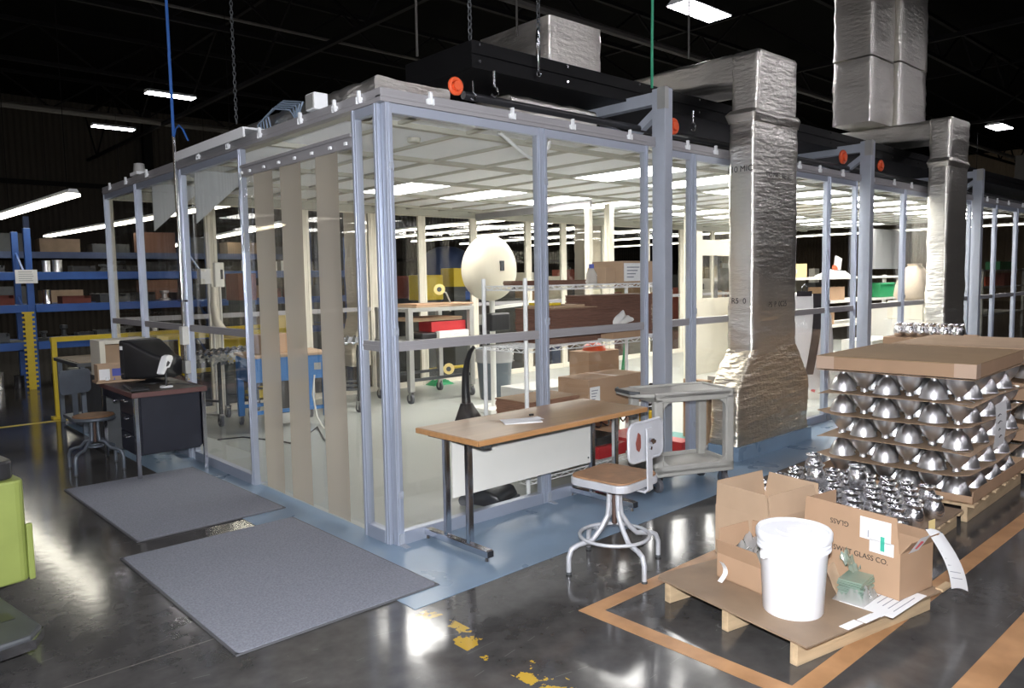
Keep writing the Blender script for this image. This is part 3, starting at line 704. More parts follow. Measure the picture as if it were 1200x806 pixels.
# --- hanging strip lights over the aisles
def strip_light(lab, a, b, drop=3.5, w=.16, grp='suspended strip lights'):
    a, b = Vector(a), Vector(b); L = (b-a).length; ang = math.degrees(math.atan2(b.y-a.y, b.x-a.x))
    t = thing('strip_light', lab, 'strip light', tuple(a), ang, grp)
    part('housing', MB().prism([(-w*.4,0),(w*.4,0),(w*.25,.06),(-w*.25,.06)], 'x', 0, L), M_WHITE, t)
    part('tube', MB().box(.02, L-.02, -w/2, w/2, -.045, -.004), E_TUBE, t, bevel=.01)
    for k in range(3): part('suspension_wire', MB().cyl((.3+(L-.6)*k/2,0,.06),(.3+(L-.6)*k/2,0,WH-a.z-.02),.006,n=6), M_TRUSS, t)
    return t
strip_light('bright hanging strip light at the left edge above the blue rack', at(86,226,'z',3.0), at(-40,265,'z',3.0), w=.20)
strip_light('long hanging strip light behind the side glass, ending above the blue rack', at(282,236,'z',3.2), at(55,276,'z',3.2), w=.22)
strip_light('lower hanging strip light seen through the side glass', at(330,262,'z',2.95), at(190,290,'z',2.95), w=.18)
for k, (x, ya, yb) in enumerate(((12.5,6.2,19),(14.5,6.2,22),(17,6.2,24),(20.5,5,25),(25,4,25),(31,3,25))):
    strip_light(f'long strip light beyond the cleanroom back wall, {ORD[k]} row out', (x,ya,3.42), (x,yb,3.42), w=.22)
# ================================================================== FLOOR OBJECTS OUTSIDE THE CLEANROOM
def carpet(lab, x0, x1, y0, y1, rz):
    m = MB().prism(rrect((x1-x0)/2, (y1-y0)/2, .02, 2, 6), 'z', 0, .009)
    t = thing('floor_mat', lab, 'mat', ((x0+x1)/2,(y0+y1)/2,.003), rz, 'grey entrance mats')
    part('pile', m, M_MAT, t)
    e = MB(); hx, hy = (x1-x0)/2, (y1-y0)/2
    for s in (-1,1): e.box(-hx-.012, hx+.012, s*hy-.012, s*hy+.012, 0, .006); e.box(s*hx-.012, s*hx+.012, -hy, hy, 0, .006)
    part('edge_binding', e, M_RUBBER, t)
carpet('grey carpet mat lying nearest the glass corner, in front of the strip curtain', -1.31, -.205, -.69, .985, .5)
carpet('grey carpet mat lying in front of the black desk', -1.17, -.16, 1.25, 3.03, 1)

# ---------------------------------------------------- wooden table
t = thing('work_table', 'long wooden topped table with chrome legs along the front glass', 'table', (.14,-.66,0), .5)
TW, TD = 1.56, .60
part('tabletop', MB().prism([(0,0),(TW,0),(TW,TD),(0,TD)], 'z', .705, .74), M_WOOD, t, bevel=.006)
part('edge_band', MB().box(-.001,TW+.001,-.008,.0,.706,.738).box(-.006,0,0,TD,.706,.738), M_WOODEDGE, t, bevel=.003)
part('apron_rail', MB().box(.06,.12,.02,TD-.04,.68,.705).box(TW-.14,TW-.08,.02,TD-.04,.68,.705).box(.06,TW-.08,.30,.33,.685,.705), M_DARKMETAL, t)
part('modesty_panel', MB().box(.13,TW-.14,.405,.42,.30,.66), M_OFFW, t, bevel=.002)
sc_ = MB()
for z in (.34,.62): sc_.cyl((TW-.17,.405,z),(TW-.17,.40,z),.007,n=8)
part('panel_screw', sc_, M_DARKMETAL, t)
for x in (.09, TW-.11):
    f = MB().box(x-.025,x+.025,.02,.66,.03,.075)
    part('foot_bar', f, M_CHROME, t, bevel=.006)
    for y in (.20,.42): part('leg', MB().box(x-.02,x+.02,y-.018,y+.018,.07,.69), M_CHROME, t, bevel=.007)
    part('end_plug', MB().box(x-.02,x+.02,.012,.021,.034,.071), M_BLACK, t)
    for y in (.05,.63): part('levelling_foot', MB().cyl((x,y,.0),(x,y,.03),.016,.010), M_CHROME, t, smooth=40)
# papers and pen on it
t = thing('paper_stack', 'small fold of white papers lying on the wooden table', 'papers', (.72,-.40,.7405), -28)
def curl(u, v): return Vector(((u-.5)*.26, (v-.5)*.15, .006 + .035*max(0,u-.55)**1.3*(1.2-v*.6) + .006*noise.noise(Vector((u*4,v*4,2)))))
part('top_sheet', MB().grid(curl, 14, 8), M_PAPER, t, smooth=60, fix=False)
part('bottom_sheet', MB().prism([(-.13,-.08),(.12,-.075),(.13,.07),(-.12,.08)], 'z', 0, .005), M_PAPER, t)
part('dark_clip', MB().cbox((.08,.05,.03),(.03,.012,.012),(0,0,20)), M_BLACK, t)

# ---------------------------------------------------- stool chair (tall, tubular, footring)
def stool_base(t, mt, H=.50, spread=.295, foot=.235, ring=.20, ringz=.17, rot=0):
    for k in range(4):
        a = R(rot+90*k); c, s = math.cos(a), math.sin(a)
        pts = [(.035,H-.02),(.037,H-.13),(.045,H-.20),(.095,ringz+.055),(.15,ringz-.0),(spread-.06,ringz-.012),(spread-.018,ringz-.03),(spread,ringz-.075),(spread,.008)]
        sm = []
        for i in range(len(pts)-1):
            for q in range(3): sm.append(tuple(pts[i][j]+(pts[i+1][j]-pts[i][j])*q/3 for j in (0,1)))
        sm.append(pts[-1])
        part('leg', MB().tube([(r*c, r*s, z) for r, z in sm], .0145, 9), mt, t, smooth=60)
        part('foot_cap', MB().cyl((spread*c,spread*s,0),(spread*c,spread*s,.014),.017,n=10), M_DARKMETAL, t, smooth=40)
    part('foot_ring', MB().tube([(ring*math.cos(R(a)),ring*math.sin(R(a)),ringz+.012) for a in range(0,360,12)], .0105, 8, closed=True), mt, t, smooth=60)
    part('screw_post', MB().cyl((0,0,.25),(0,0,H-.02),.014,n=12), M_BROWNPOST, t, smooth=40)
t = thing('swivel_stool', 'silver tubular stool chair with worn wooden seat at the wooden table', 'chair', (.715,-1.175,0), 0)
stool_base(t, M_STOOL, .50, .30, rot=-18)
S = Matrix.Rotation(R(-85), 4, 'Z')   # local +x of the seat looks away from its back
seat = rrect(.195,.195,.07,5,3)
part('seat_pan', MB().prism(seat, 'z', .485, .53).xf(S), M_STOOL, t, bevel=.006)
part('seat_board', MB().prism(rrect(.188,.188,.066,5,3), 'z', .53, .541).xf(S), M_SEATWOOD, t, bevel=.003)
part('seat_hub', MB().cyl((0,0,.455),(0,0,.487),.07,.10,16), M_STOOL, t, smooth=40)
B = Matrix.Rotation(R(-85), 4, 'Z')
sp = MB()
sp.bar((.06,0,.474),(.215,0,.474),.055,.010); sp.bar((.215,0,.470),(.238,0,.49),.055,.012)
sp.bar((.238,0,.484),(.232,0,.83),.052,.010,up=(1,0,0))
part('back_spine', sp.xf(B), M_STOOL, t, bevel=.003)
rr = rrect(.165,.105,.045,5,4)
bk_ = MB(); rings = []
for off in (-.006,.006):
    rings.append([Vector((.218+off-.30*(x*x)*.9 - .0, x, .76+z)) for x, z in rr])
bk_.loft(rings)
part('backrest', bk_.xf(B), M_STOOL, t, smooth=35)
part('backrest_rim', MB().tube([Vector((.218-.27*x*x, x, .76+z)) for x, z in rr], .009, 6, closed=True).xf(B), M_STOOL, t, smooth=60)
part('rubber_patch', MB().prism([(-.105,.725),(-.085,.71),(-.07,.73),(-.068,.76),(-.072,.80),(-.09,.815),(-.10,.79),(-.112,.76)], 'x', .2205,.2262).xf(B), M_RUST, t)
part('wing_bolt', MB().cyl((.236,0,.76),(.262,0,.76),.016,n=10).cyl((.236,.0,.72),(.25,0,.72),.010,n=8).bar((.262,-.02,.77),(.262,.02,.755),.006,.016).xf(B), M_CHROME, t)

# ---------------------------------------------------- grey utility cart
t = thing('utility_cart', 'grey moulded utility cart standing between the chair and the big duct', 'cart', (2.02,-.475,0), -23.5)
W, Dp, H = .70, .44, .79
top = MB(); top.prism(rrect(W/2, Dp/2, .04, 4, 3), 'z', .735, .765)
part('top_tray', top.xf(Matrix.Translation((W/2,Dp/2,0))), M_GREYP, t, bevel=.004)
rim = MB()
rim.box(0,W,0,.03,.70,.78); rim.box(0,W,Dp-.03,Dp,.70,.78); rim.box(0,.03,0,Dp,.70,.775); rim.box(W-.03,W,0,Dp,.70,.78)
part('tray_rim', rim, M_GREYP, t, bevel=.010)
lo = MB().box(0,W,0,Dp,.15,.185); lo.box(0,W,0,.025,.13,.215); lo.box(0,W,Dp-.025,Dp,.13,.215); lo.box(0,.025,0,Dp,.13,.215); lo.box(W-.025,W,0,Dp,.13,.215)
part('lower_tray', lo, M_GREYP, t, bevel=.008)
for x0 in (0, W-.075):
    for y0 in (0, Dp-.06): part('corner_leg', MB().box(x0,x0+.075,y0,y0+.06,.14,.74), M_GREYP, t, bevel=.014)
for x0, sgn in ((.075,1),(W-.075,-1)):
    for z0, sz in ((.70,-1),(.215,1)):
        pts = [(x0,z0)]+[(x0+sgn*(.075-.075*math.sin(R(a))), z0+sz*(.075-.075*math.cos(R(a)))) for a in range(0,91,15)]
        part('corner_gusset', MB().prism(pts,'y',.004,.03), M_GREYP, t)
hd = MB().prism([(0,.0),(-.10,.04),(-.155,.10),(-.165,Dp-.12),(-.12,Dp-.05),(0,Dp)], 'z', .745, .775)
part('push_handle', hd, M_GREYP, t, bevel=.010)
part('handle_grip', MB().prism([(-.10,.05),(-.165,.10),(-.175,Dp-.12),(-.13,Dp-.06),(-.115,Dp-.07),(-.145,Dp-.12),(-.138,.11),(-.09,.065)], 'z', .765, .792), M_DARKMETAL, t, bevel=.006)
for x, y in ((.06,.06),(W-.06,.06),(.06,Dp-.06),(W-.06,Dp-.06)):
    c = part('caster', MB().cyl((x-.016,y,.055),(x+.016,y,.055),.055,n=20), M_RUBBER, t, smooth=40)
    part('fork', MB().box(x-.028,x-.019,y-.02,y+.02,.05,.135).box(x+.019,x+.028,y-.02,y+.02,.05,.135).box(x-.03,x+.03,y-.03,y+.03,.125,.135), M_CHROME, c)

# ---------------------------------------------------- black desk by the side glass
t = thing('office_desk', 'black metal desk with maroon-edged top beside the side glass', 'desk', (-.665,2.92,0), -1)
DW, DD, DH = .60, 1.08, .75
part('desk_top', MB().box(0,DW,0,DD,.712,.748), M_DESKTOP, t, bevel=.005)
part('top_edge', MB().box(-.012,DW+.012,-.012,0,.706,.75).box(-.012,0,0,DD,.706,.75).box(DW,DW+.012,0,DD,.706,.75), M_DESKEDGE, t, bevel=.004)
part('side_panel', MB().box(.06,DW-.05,.01,.025,.22,.706), M_DESK, t)
part('back_panel', MB().box(DW-.03,DW-.015,.03,DD-.03,.22,.706), M_DESK, t)
ped = MB().box(.02,DW-.05,.04,.46,.20,.706)
part('pedestal', ped, M_DESK, t, bevel=.004)
for k, (z0, z1) in enumerate(((.55,.69),(.39,.54),(.22,.38))):
    d = part('drawer', MB().box(.005,.022,.05,.45,z0,z1), M_DESK, t, bevel=.004)
    part('handle', MB().tube([(.005,.20,z1-.03),(-.018,.20,z1-.03),(-.018,.30,z1-.03),(.005,.30,z1-.03)], .006, 6), M_CHROME, d, smooth=60)
for x, y in ((.02,.01),(DW-.02,.01),(.02,DD-.01),(DW-.02,DD-.01)):
    part('leg', MB().box(x-.017,x+.017,y-.014,y+.018,.012,.71), M_CHROME, t, bevel=.004)
    part('foot_glide', MB().cyl((x,y,0),(x,y,.014),.014,n=10), M_CHROME, t)
part('lock', MB().cyl((.02,.62,.62),(-.004,.62,.62),.014,n=10), M_CHROME, t)
part('centre_drawer', MB().box(.01,DW-.05,.47,DD-.03,.63,.70), M_DESK, t)

# ---------------------------------------------------- CRT monitor
t = thing('computer_monitor', 'old black tube monitor standing on the black desk', 'monitor', (-.305,3.575,.752), 27)
# local: screen faces +y ... body narrows to -y
scr = MB().prism(rrect(.205,.18,.02,3,2), 'y', .12, .165).xf(Matrix.Translation((0,0,.225)))
part('bezel', scr, M_BLACK, t, bevel=.006)
part('screen', MB().grid(lambda u, v: Vector(((u-.5)*.34, .166+.012*(1-(2*u-1)**2)*(1-(2*v-1)**2), .225+(v-.5)*.28)), 10, 8), mat('dark_screen_glass', (.02,.022,.026), .1), t, smooth=60, fix=False)
rings = []
for y, hx, hz, zc in ((.125,.200,.175,.225),(.06,.198,.172,.222),(.0,.185,.155,.205),(-.08,.165,.135,.185),(-.14,.14,.115,.17),(-.20,.115,.10,.16),(-.26,.105,.092,.155),(-.27,.095,.08,.155)):
    rings.append([Vector((x, y, zc+z)) for x, z in rrect(hx, hz, .03, 3, 2)])
part('rear_housing', MB().loft(rings), M_BLACK, t, smooth=40)
part('swivel_foot', MB().lathe([(.02,.03),(.05,.03),(.07,.022),(.12,.014),(.14,.006),(.14,0)], n=24), M_BLACK, t, smooth=40)
part('sticker', MB().cbox((-.2045,.142,.335),(.002,.034,.034)), M_PAPER, t)
part('badge', MB().cbox((-.2045,.142,.095),(.002,.04,.012)), M_CHROME, t)
# barcode scanner on stand
t = thing('barcode_scanner', 'white hand scanner resting in a small stand on the desk', 'scanner', (-.335,3.10,.752), 40)
part('stand_base', MB().lathe([(.005,.012),(.05,.012),(.055,.006),(.055,0),(.005,0)], n=20), M_WHITE, t, smooth=40)
part('stand_post', MB().tube([(0,0,.01),(0,0,.12),(.01,0,.17),(.02,0,.20)], .009, 8), M_BLACK, t, smooth=60)
h = MB().prism([(-.10,.13),(-.065,.115),(-.01,.17),(.03,.17),(.07,.22),(.09,.245),(.08,.275),(.03,.285),(-.01,.275),(-.05,.22)], 'y', -.028, .028)
part('scanner_body', h, M_WHITE, t, bevel=.010)
part('scan_window', MB().cbox((.088,0,.262),(.006,.04,.03),(0,-20,0)), M_BLACK, t)
part('trigger_gap', MB().prism([(-.03,.185),(.0,.19),(.03,.215),(.0,.235),(-.02,.215)], 'y', -.030, .030), M_BLACK, t)
solo('scanner_cord', MB().tube([(-.36,3.20,.757),(-.28,3.24,.757),(-.2,3.22,.757),(-.15,3.12,.757),(-.08,3.05,.757)], .005, 6), M_BLACK, 'thin black cord lying on the desk behind the scanner', 'cord', smooth=60)
solo('keyboard', MB().box(-.21,.21,-.075,.075,0,.02).box(-.19,.19,-.06,.06,.02,.028), M_BLACK, 'flat black keyboard lying in front of the monitor on the desk', 'keyboard', (-.56,3.20,.752), 84, bevel=.004)
# carton of small parts on the desk
t = thing('open_carton', 'open tan carton with white labels on the desk, left of the monitor', 'carton', (-.47,3.93,.752), -4)
part('box_body', MB().box(-.22,.22,-.09,-.085,0,.17).box(-.22,.22,.085,.09,0,.17).box(-.22,-.215,-.085,.085,0,.17).box(.215,.22,-.085,.085,0,.17).box(-.22,.22,-.09,.09,0,.004), M_CARD2, t)
part('tray_base', MB().box(-.24,.26,-.12,.10,0,.02), M_CARD2, t)
part('white_label', MB().box(-.21,-.12,-.0915,-.09,.03,.13), M_PAPER, t)
part('white_label', MB().box(.02,.21,-.0915,-.09,.05,.15), M_PAPER, t)
part('purple_label', MB().box(-.10,.01,-.0915,-.09,.06,.13), M_INKBLUE, t)
part('red_print', MB().box(.03,.21,-.0925,-.0915,.05,.065), M_INKRED, t)
part('label_lines', MB().box(.04,.19,-.0925,-.0915,.085,.092).box(.04,.17,-.0925,-.0915,.10,.106).box(.04,.2,-.0925,-.0915,.115,.12), M_INKGREY, t)
for k in range(6):
    solo('bottle_cap', MB().lathe([(.004,.03),(.016,.028),(.018,0),(.004,0)], n=12), M_INKBLUE if k%2 else M_WHITE, f'{"blue" if k%2 else "white"} cap standing in the tan carton, {ORD[k]} along its front', 'cap', (-.62+.062*k,3.85+.012*(k%3),.776), group='caps in the tan carton', smooth=40)
# cream drawer unit and box behind on the second bench
t = thing('small_cabinet', 'open cream box with a dark opening behind the carton and monitor', 'cabinet', (-.56,4.30,.0), 0)
part('body', MB().box(0,.05,0,.35,.76,1.12).box(.42,.47,0,.35,.76,1.12).box(.05,.42,0,.35,1.08,1.12).box(.05,.42,0,.35,.76,.79), M_CREAM, t, bevel=.004)
part('back_board', MB().box(.05,.42,.30,.32,.79,1.08), M_CARD2, t)
part('stand', MB().box(.0,.50,.0,.62,.02,.76), M_DARKMETAL, t)
t = thing('white_carton', 'white carton standing behind the monitor against the side glass', 'carton', (-.345,4.66,.761))
part('body', MB().box(0,.26,0,.28,0,.30), M_OFFW, t, bevel=.003); part('dark_stripe', MB().box(.26,.262,.05,.10,0,.30), M_CARD2, t)

# ---------------------------------------------------- grey side bench behind the stool
t = thing('steel_bench', 'grey steel bench with open frame behind the small stool', 'bench', (-.46,5.55,0), 0)
part('bench_top', MB().box(-.03,.47,0,1.15,.76,.80), M_DARKMETAL, t, bevel=.004)
part('top_sheet', MB().box(.0,.45,.05,1.12,.80,.806), M_HARDB, t)
for x in (.0,.40):
    for y in (.02,1.09): part('leg', MB().box(x,x+.05,y,y+.05,.0,.76), M_STOOLG, t, bevel=.004)
part('end_panel', MB().box(.05,.40,.03,.045,.25,.70), M_DARKMETAL, t)
part('low_shelf', MB().box(.02,.42,.04,1.1,.06,.10), M_STOOLG, t, bevel=.004)
# small dark stool
t = thing('swivel_stool', 'dark tubular stool with brown seat in front of the black desk', 'chair', (-.80,3.66,0), 0)
stool_base(t, M_STOOLG, .46, .27, ring=.001+.06, ringz=.20, rot=40)
part('seat_pan', MB().lathe([(.01,.455),(.17,.455),(.18,.465),(.18,.48),(.17,.487),(.01,.487)], n=28), M_STOOLG, t, smooth=40)
part('seat_board', MB().lathe([(.01,.487),(.168,.487),(.172,.492),(.165,.499),(.01,.50)], n=28), M_SEATWOOD, t, smooth=40)
Bm = Matrix.Rotation(R(112), 4, 'Z')
part('back_spine', MB().bar((.10,0,.45),(.24,0,.45),.05,.01).bar((.24,0,.45),(.25,0,.82),.05,.01,up=(1,0,0)).xf(Bm), M_STOOLG, t)
bk2 = MB(); bk2.loft([[Vector((.235+o-.25*x*x, x, .79+z)) for x, z in rrect(.15,.11,.04,4,3)] for o in (-.008,.008)])
part('backrest', bk2.xf(Bm), M_STOOLG, t, smooth=40)

# ---------------------------------------------------- lime pallet truck at the left edge
t = thing('pallet_truck', 'lime-yellow powered truck cut off by the left edge, with grey step plate', 'truck', (-1.83,.55,0), 8)
part('body', MB().prism(rrect(.50,.45,.05,4,1), 'z', .12, .66).xf(Matrix.Translation((-.50,.55,0))), M_YELGRN, t, bevel=.012)
part('dark_cover', MB().prism(rrect(.49,.43,.06,4,1), 'z', .66, .76).xf(Matrix.Translation((-.52,.57,0))), M_BLACK, t, bevel=.012)
part('side_bracket', MB().prism([(.10,.12),(.16,.15),(.17,.36),(.12,.42),(.10,.42)], 'x', -.01, .02), M_YELGRN, t, bevel=.006)
part('side_latch', MB().box(0,.03,.62,.80,.60,.66), M_YELGRN, t, bevel=.006)
st = MB().prism([(-.9,.08),(-.20,.08),(-.19,-.05),(-.18,-.56),(-.25,-.65),(-.9,-.67)], 'z', .06, .13)
part('step_plate', st, M_DARKMETAL, t, bevel=.010)
part('step_edge', MB().prism([(-.9,-.655),(-.25,-.64),(-.185,-.56),(-.17,-.56),(-.24,-.67),(-.9,-.69)], 'z', .07, .115), M_CHROME, t)
part('step_slot', MB().box(-.29,-.235,-.40,-.29,.13,.132).box(-.40,-.33,-.40,-.29,.13,.132), M_BLACK, t)
part('wheel', MB().cyl((-.30,.35,.065),(-.10,.35,.065),.065,n=20), M_RUBBER, t, smooth=40)
# yellow guard rail and column guard by the rack
t = thing('guard_rail', 'yellow tubular guard rail in front of the blue rack', 'rail', (-.42,6.98,0))
part('post', MB().box(-.03,.03,-.03,.03,0,1.0), M_YELLOW, t, bevel=.008); part('base_plate', MB().box(-.07,.09,-.07,.07,0,.03), M_YELLOW, t)
part('top_rail', MB().bar((-.03,0,1.0),(3.2,.4,1.0),.06,.06), M_YELLOW, t)
part('post', MB().box(2.9,2.96,.33,.40,0,1.0), M_YELLOW, t)
part('low_rail', MB().bar((.9,.1,.42),(3.2,.4,.42),.05,.06), M_YELLOW, t)
# ================================================================== PALLETS AND WHAT STANDS ON THEM
def pallet(name, lab, loc, rz, W, D, board=None, h=.115, runner_n=3, deck=True, grp='wooden pallets'):
    """W along local x (runner direction), D along local y; origin at the near corner"""
    t = thing(name, lab, 'pallet', loc, rz, grp)
    for k in range(runner_n):
        y = .04 + (D-.115)*k/(runner_n-1)
        part('runner', MB().box(0, W, y, y+.038, 0.0, h-.018), M_PINE, t, bevel=.003)
    if deck:
        n = 6
        for k in range(n):
            x = (W-.09)*k/(n-1)
            part('deck_board', MB().box(x, x+.09, 0, D, h-.018, h), M_PINE, t, bevel=.002)
    if board: part('cover_board', MB().prism(board, 'z', h, h+.008), M_HARDB, t)
    return t
PR = -10.5     # turn of the near pallet
PO = Vector((.365,-2.50,0))
PM = Matrix.Translation(PO) @ Matrix.Rotation(R(PR), 4, 'Z')
PZ = .123
def pp(x, y, z=PZ): return tuple(PM @ Vector((x,y,z)))
pallet('wooden_pallet', 'wooden pallet with brown board top carrying the white bucket', tuple(PO), PR, 1.0, .88, [(-.03,-.03),(1.0,-.02),(1.03,.86),(.02,.895),(-.03,.86)])
# ---- bucket
t = thing('white_bucket', 'white plastic bucket with lid standing on the near pallet', 'bucket', (.63,-2.305,PZ))
part('bucket_body', MB().lathe([(.001,0),(.128,0),(.132,.006),(.147,.295),(.150,.300)], n=48), M_BUCKET, t, smooth=35)
rings_ = MB()
for z in (.300,.322): rings_.lathe([(.147,z-.004),(.161,z-.002),(.161,z+.005),(.150,z+.012)], n=48, cap=False)
rings_.lathe([(.148,.28),(.153,.30),(.153,.34),(.150,.345)], n=48, cap=False)
part('rib_band', rings_, M_BUCKET, t, smooth=35)
part('lid', MB().lathe([(.150,.338),(.163,.338),(.166,.345),(.166,.372),(.160,.381),(.150,.381),(.146,.370),(.08,.370),(.075,.374),(.03,.374),(.026,.368),(.001,.368)], n=48), M_BUCKET, t, smooth=35)
part('handle_ear', MB().cyl((-.146,.05,.285),(-.168,.058,.285),.020,n=14), M_BUCKET, t, smooth=40)

# ---- cartons on the near pallet (in the pallet's own directions)
def carton(name, lab, x, y, W, D, H, mt, flaps, th=.005, rz=0, group=None):
    """open carton with side walls; flaps: list of (side, length, lean in degrees outward)"""
    t = thing(name, lab, 'carton', pp(x, y), PR+rz, group)
    b = MB().box(0,W,0,th,0,H).box(0,W,D-th,D,0,H).box(0,th,th,D-th,0,H).box(W-th,W,th,D-th,0,H).box(0,W,0,D,0,th)
    part('box_body', b, mt, t)
    for side, L, lean in flaps:
        s, c = math.sin(R(lean))*L, math.cos(R(lean))*L
        f = MB()
        if side == 'x0': pts = [(0,.005,H),(0,D-.005,H),(-s,D-.02,H+c),(-s,.02,H+c)]; off = Vector((th,0,0))
        if side == 'x1': pts = [(W,.005,H),(W,D-.005,H),(W+s,D-.02,H+c),(W+s,.02,H+c)]; off = Vector((-th,0,0))
        if side == 'y0': pts = [(.005,0,H),(W-.005,0,H),(W-.02,-s,H+c),(.02,-s,H+c)]; off = Vector((0,th,0))
        if side == 'y1': pts = [(.005,D,H),(W-.005,D,H),(W-.02,D+s,H+c),(.02,D+s,H+c)]; off = Vector((0,-th,0))
        vs = [Vector(p) for p in pts]; f.add(vs + [p+off for p in vs], [(0,1,2,3),(7,6,5,4),(0,4,5,1),(1,5,6,2),(2,6,7,3),(3,7,4,0)])
        part('flap', f, mt, t)
    return t
c1 = carton('open_carton', 'small open carton with clear bags inside, just left of the white bucket', .235, .42, .25, .29, .125, M_CARD, [('x0',.085,20),('x1',.13,-4),('y1',.12,3),('y0',.09,18)])
def bagfn(sd, W, D, z0, h):
    def fn(u, v):
        x, y = (u-.5)*W, (v-.5)*D; e = max(0, 1-(2*u-1)**4)*max(0, 1-(2*v-1)**4)
        return Vector((x, y, z0 + h*e*(.6+.55*noise.noise(Vector((u*5+sd,v*5,sd))) + .25*noise.noise(Vector((u*13,v*13,sd))))))
    return fn
t = thing('plastic_bag', 'crumpled clear plastic bag stuffed in the small open carton', 'bag', pp(.36,.565), PR)
part('bag_top', MB().grid(bagfn(3,.22,.26,.09,.15), 22, 22), M_BAG, t, smooth=80, fix=False)
gb = MB()
for k in range(9): gb.cbox((random.uniform(-.08,.08), random.uniform(-.1,.08), .10+.008*k), (.06,.05,.003), (random.uniform(-40,40),random.uniform(-40,40),random.uniform(0,90)))
part('wrapped_plate', gb, M_GLASSBIT, t)
t = thing('paper_strip', 'white paper strip hanging out beside the small open carton', 'paper', pp(.19,.64), PR)
part('strip', MB().grid(lambda u, v: Vector((.03*math.sin(v*3)-.05*max(0,v-.7), (u-.5)*.03, .10*(1-v)+.004)), 3, 12), M_PAPER, t, fix=False)
c2 = carton('open_carton', 'open tan carton standing behind the white bucket', .50, .60, .42, .36, .27, M_CARD2, [('x0',.13,5),('y1',.13,3),('x1',.12,8),('y0',.12,-12)], rz=2)
c3 = carton('open_carton', 'large brown carton marked with glass lettering, right of the white bucket', .70, .02, .29, .52, .225, M_CARD, [('x0',.165,1),('y1',.15,-3),('x1',.06,-20),('y0',.07,35)], rz=2)
IR = frame_at((-.0012,.20,.165), (0,-1,0), (0,0,1)); text_mesh('carton_lettering', 'SWIFT GLASS CO.', .036, M_INK, c3, IR)
IR = frame_at((-.0032,.31,.300), (0,1,0), (0,0,-1)); text_mesh('carton_lettering', 'GLASS', .036, M_INK, c3, IR)
# torn step in the front flap, white labels on it
part('shipping_label', MB().box(-.0045,-.0030,.045,.20,.255,.36).box(-.0045,-.0030,.03,.15,.20,.262), M_PAPER, c3)
part('label_print', MB().box(-.0058,-.0046,.075,.095,.215,.285), M_INKGREEN, c3)
part('label_print', MB().box(-.0058,-.0046,.155,.160,.265,.30), M_INKGREY, c3)
part('corner_label', MB().grid(lambda u, v: Vector((.06+.09*u, -.004-.055*v, .215+.09*v+.0*u)), 2, 6), M_PAPER, c3, fix=False)
part('corner_label_mark', MB().cbox((.10,-.028,.258),(.03,.006,.05),(32,20,0)), M_INKRED, c3)
part('manila_tag', MB().grid(lambda u, v: Vector((.235+.06*u, -.004, .24+.10*v)), 1, 2), M_MANILA, c3, fix=False)
# hanging work sheet
t = thing('work_sheet', 'long white work sheet hanging off the brown carton corner beside the pallet edge', 'paper', pp(.87,.045,.04), PR)
part('sheet', MB().grid(lambda u, v: Vector((.02+.15*u+.10*v*.5, -.03-.10*v-.03*math.sin(v*3), .395-.27*v-.05*u+.01*math.sin(u*3))), 6, 12), M_PAPER, t, smooth=60, fix=False)
part('black_edge', MB().grid(lambda u, v: Vector((.02+.15*u, -.031, .40-.05*u-.012*v)), 3, 1), M_INK, t, fix=False)
pl = MB()
for k in range(7):
    v = .12+.11*k
    pl.add([(.035+.05*v, -.0325-.10*v-.03*math.sin(v*3), .39-.27*v),(.13+.05*v, -.0325-.10*v-.03*math.sin(v*3), .36-.27*v),(.13+.05*v, -.0325-.10*v-.03*math.sin(v*3), .357-.27*v),(.035+.05*v, -.0325-.10*v-.03*math.sin(v*3), .387-.27*v)], [(0,1,2,3)])
part('sheet_print', pl, M_INKGREY, t, fix=False)
# glass plates bundle, sheets and cards lying on the board
gp = thing('glass_bundle', 'bundle of greenish glass plates wrapped in plastic beside the bucket', 'glass plates', pp(.575,.16), PR+12)
for k in range(9): part('glass_plate', MB().cbox((0,0,.010+.011*k),(.15,.11,.0085),(0,0,random.uniform(-5,5))), M_GLASSBIT, gp)
part('plastic_wrap', MB().grid(bagfn(8,.19,.15,.0,.13), 24, 20), M_BAG, gp, smooth=80, fix=False)
part('torn_wrap', MB().grid(lambda u, v: Vector((.02+.09*u, .02+.07*v, .10+.08*v+.05*noise.noise(Vector((u*6,v*6,1))))), 10, 10), M_GLASSBIT, gp, smooth=80, fix=False)
part('kraft_wrap', MB().grid(lambda u, v: Vector((-.09+.10*u, .05+.06*v, .02+.12*v+.03*noise.noise(Vector((u*5,v*5,4))))), 8, 8), M_CARD2, gp, smooth=80, fix=False)
sh = thing('paper_sheet', 'white printed sheet lying under the glass bundle on the pallet', 'paper', pp(.66,.07), PR+8)
part('sheet', MB().box(-.17,.19,-.115,.13,0,.0015), M_PAPER, sh)
ln = MB()
for k in range(6): ln.box(-.1+.012*k,.12,-.09+.03*k,-.086+.03*k,.0016,.0024)
part('sheet_print', ln, M_INKGREY, sh)
for k, (x, y) in enumerate(((.30,-.005),(.42,-.008),(.53,-.008))):
    cd = MB().box(-.055,.055,-.022,.022,0,.002)
    solo('paper_card', cd, M_PAPER, f'small white card along the front edge of the near pallet, {ORD[k]} from its corner', 'card', pp(x,y), PR+2, 'cards on the near pallet')
sl = MB().box(0,.12,0,.035,0,.012)
solo('wood_splinter', sl, M_PINE, 'loose pine splinter sticking out at the right end of the near pallet', 'wood', pp(.98,-.03,.118), PR+8)

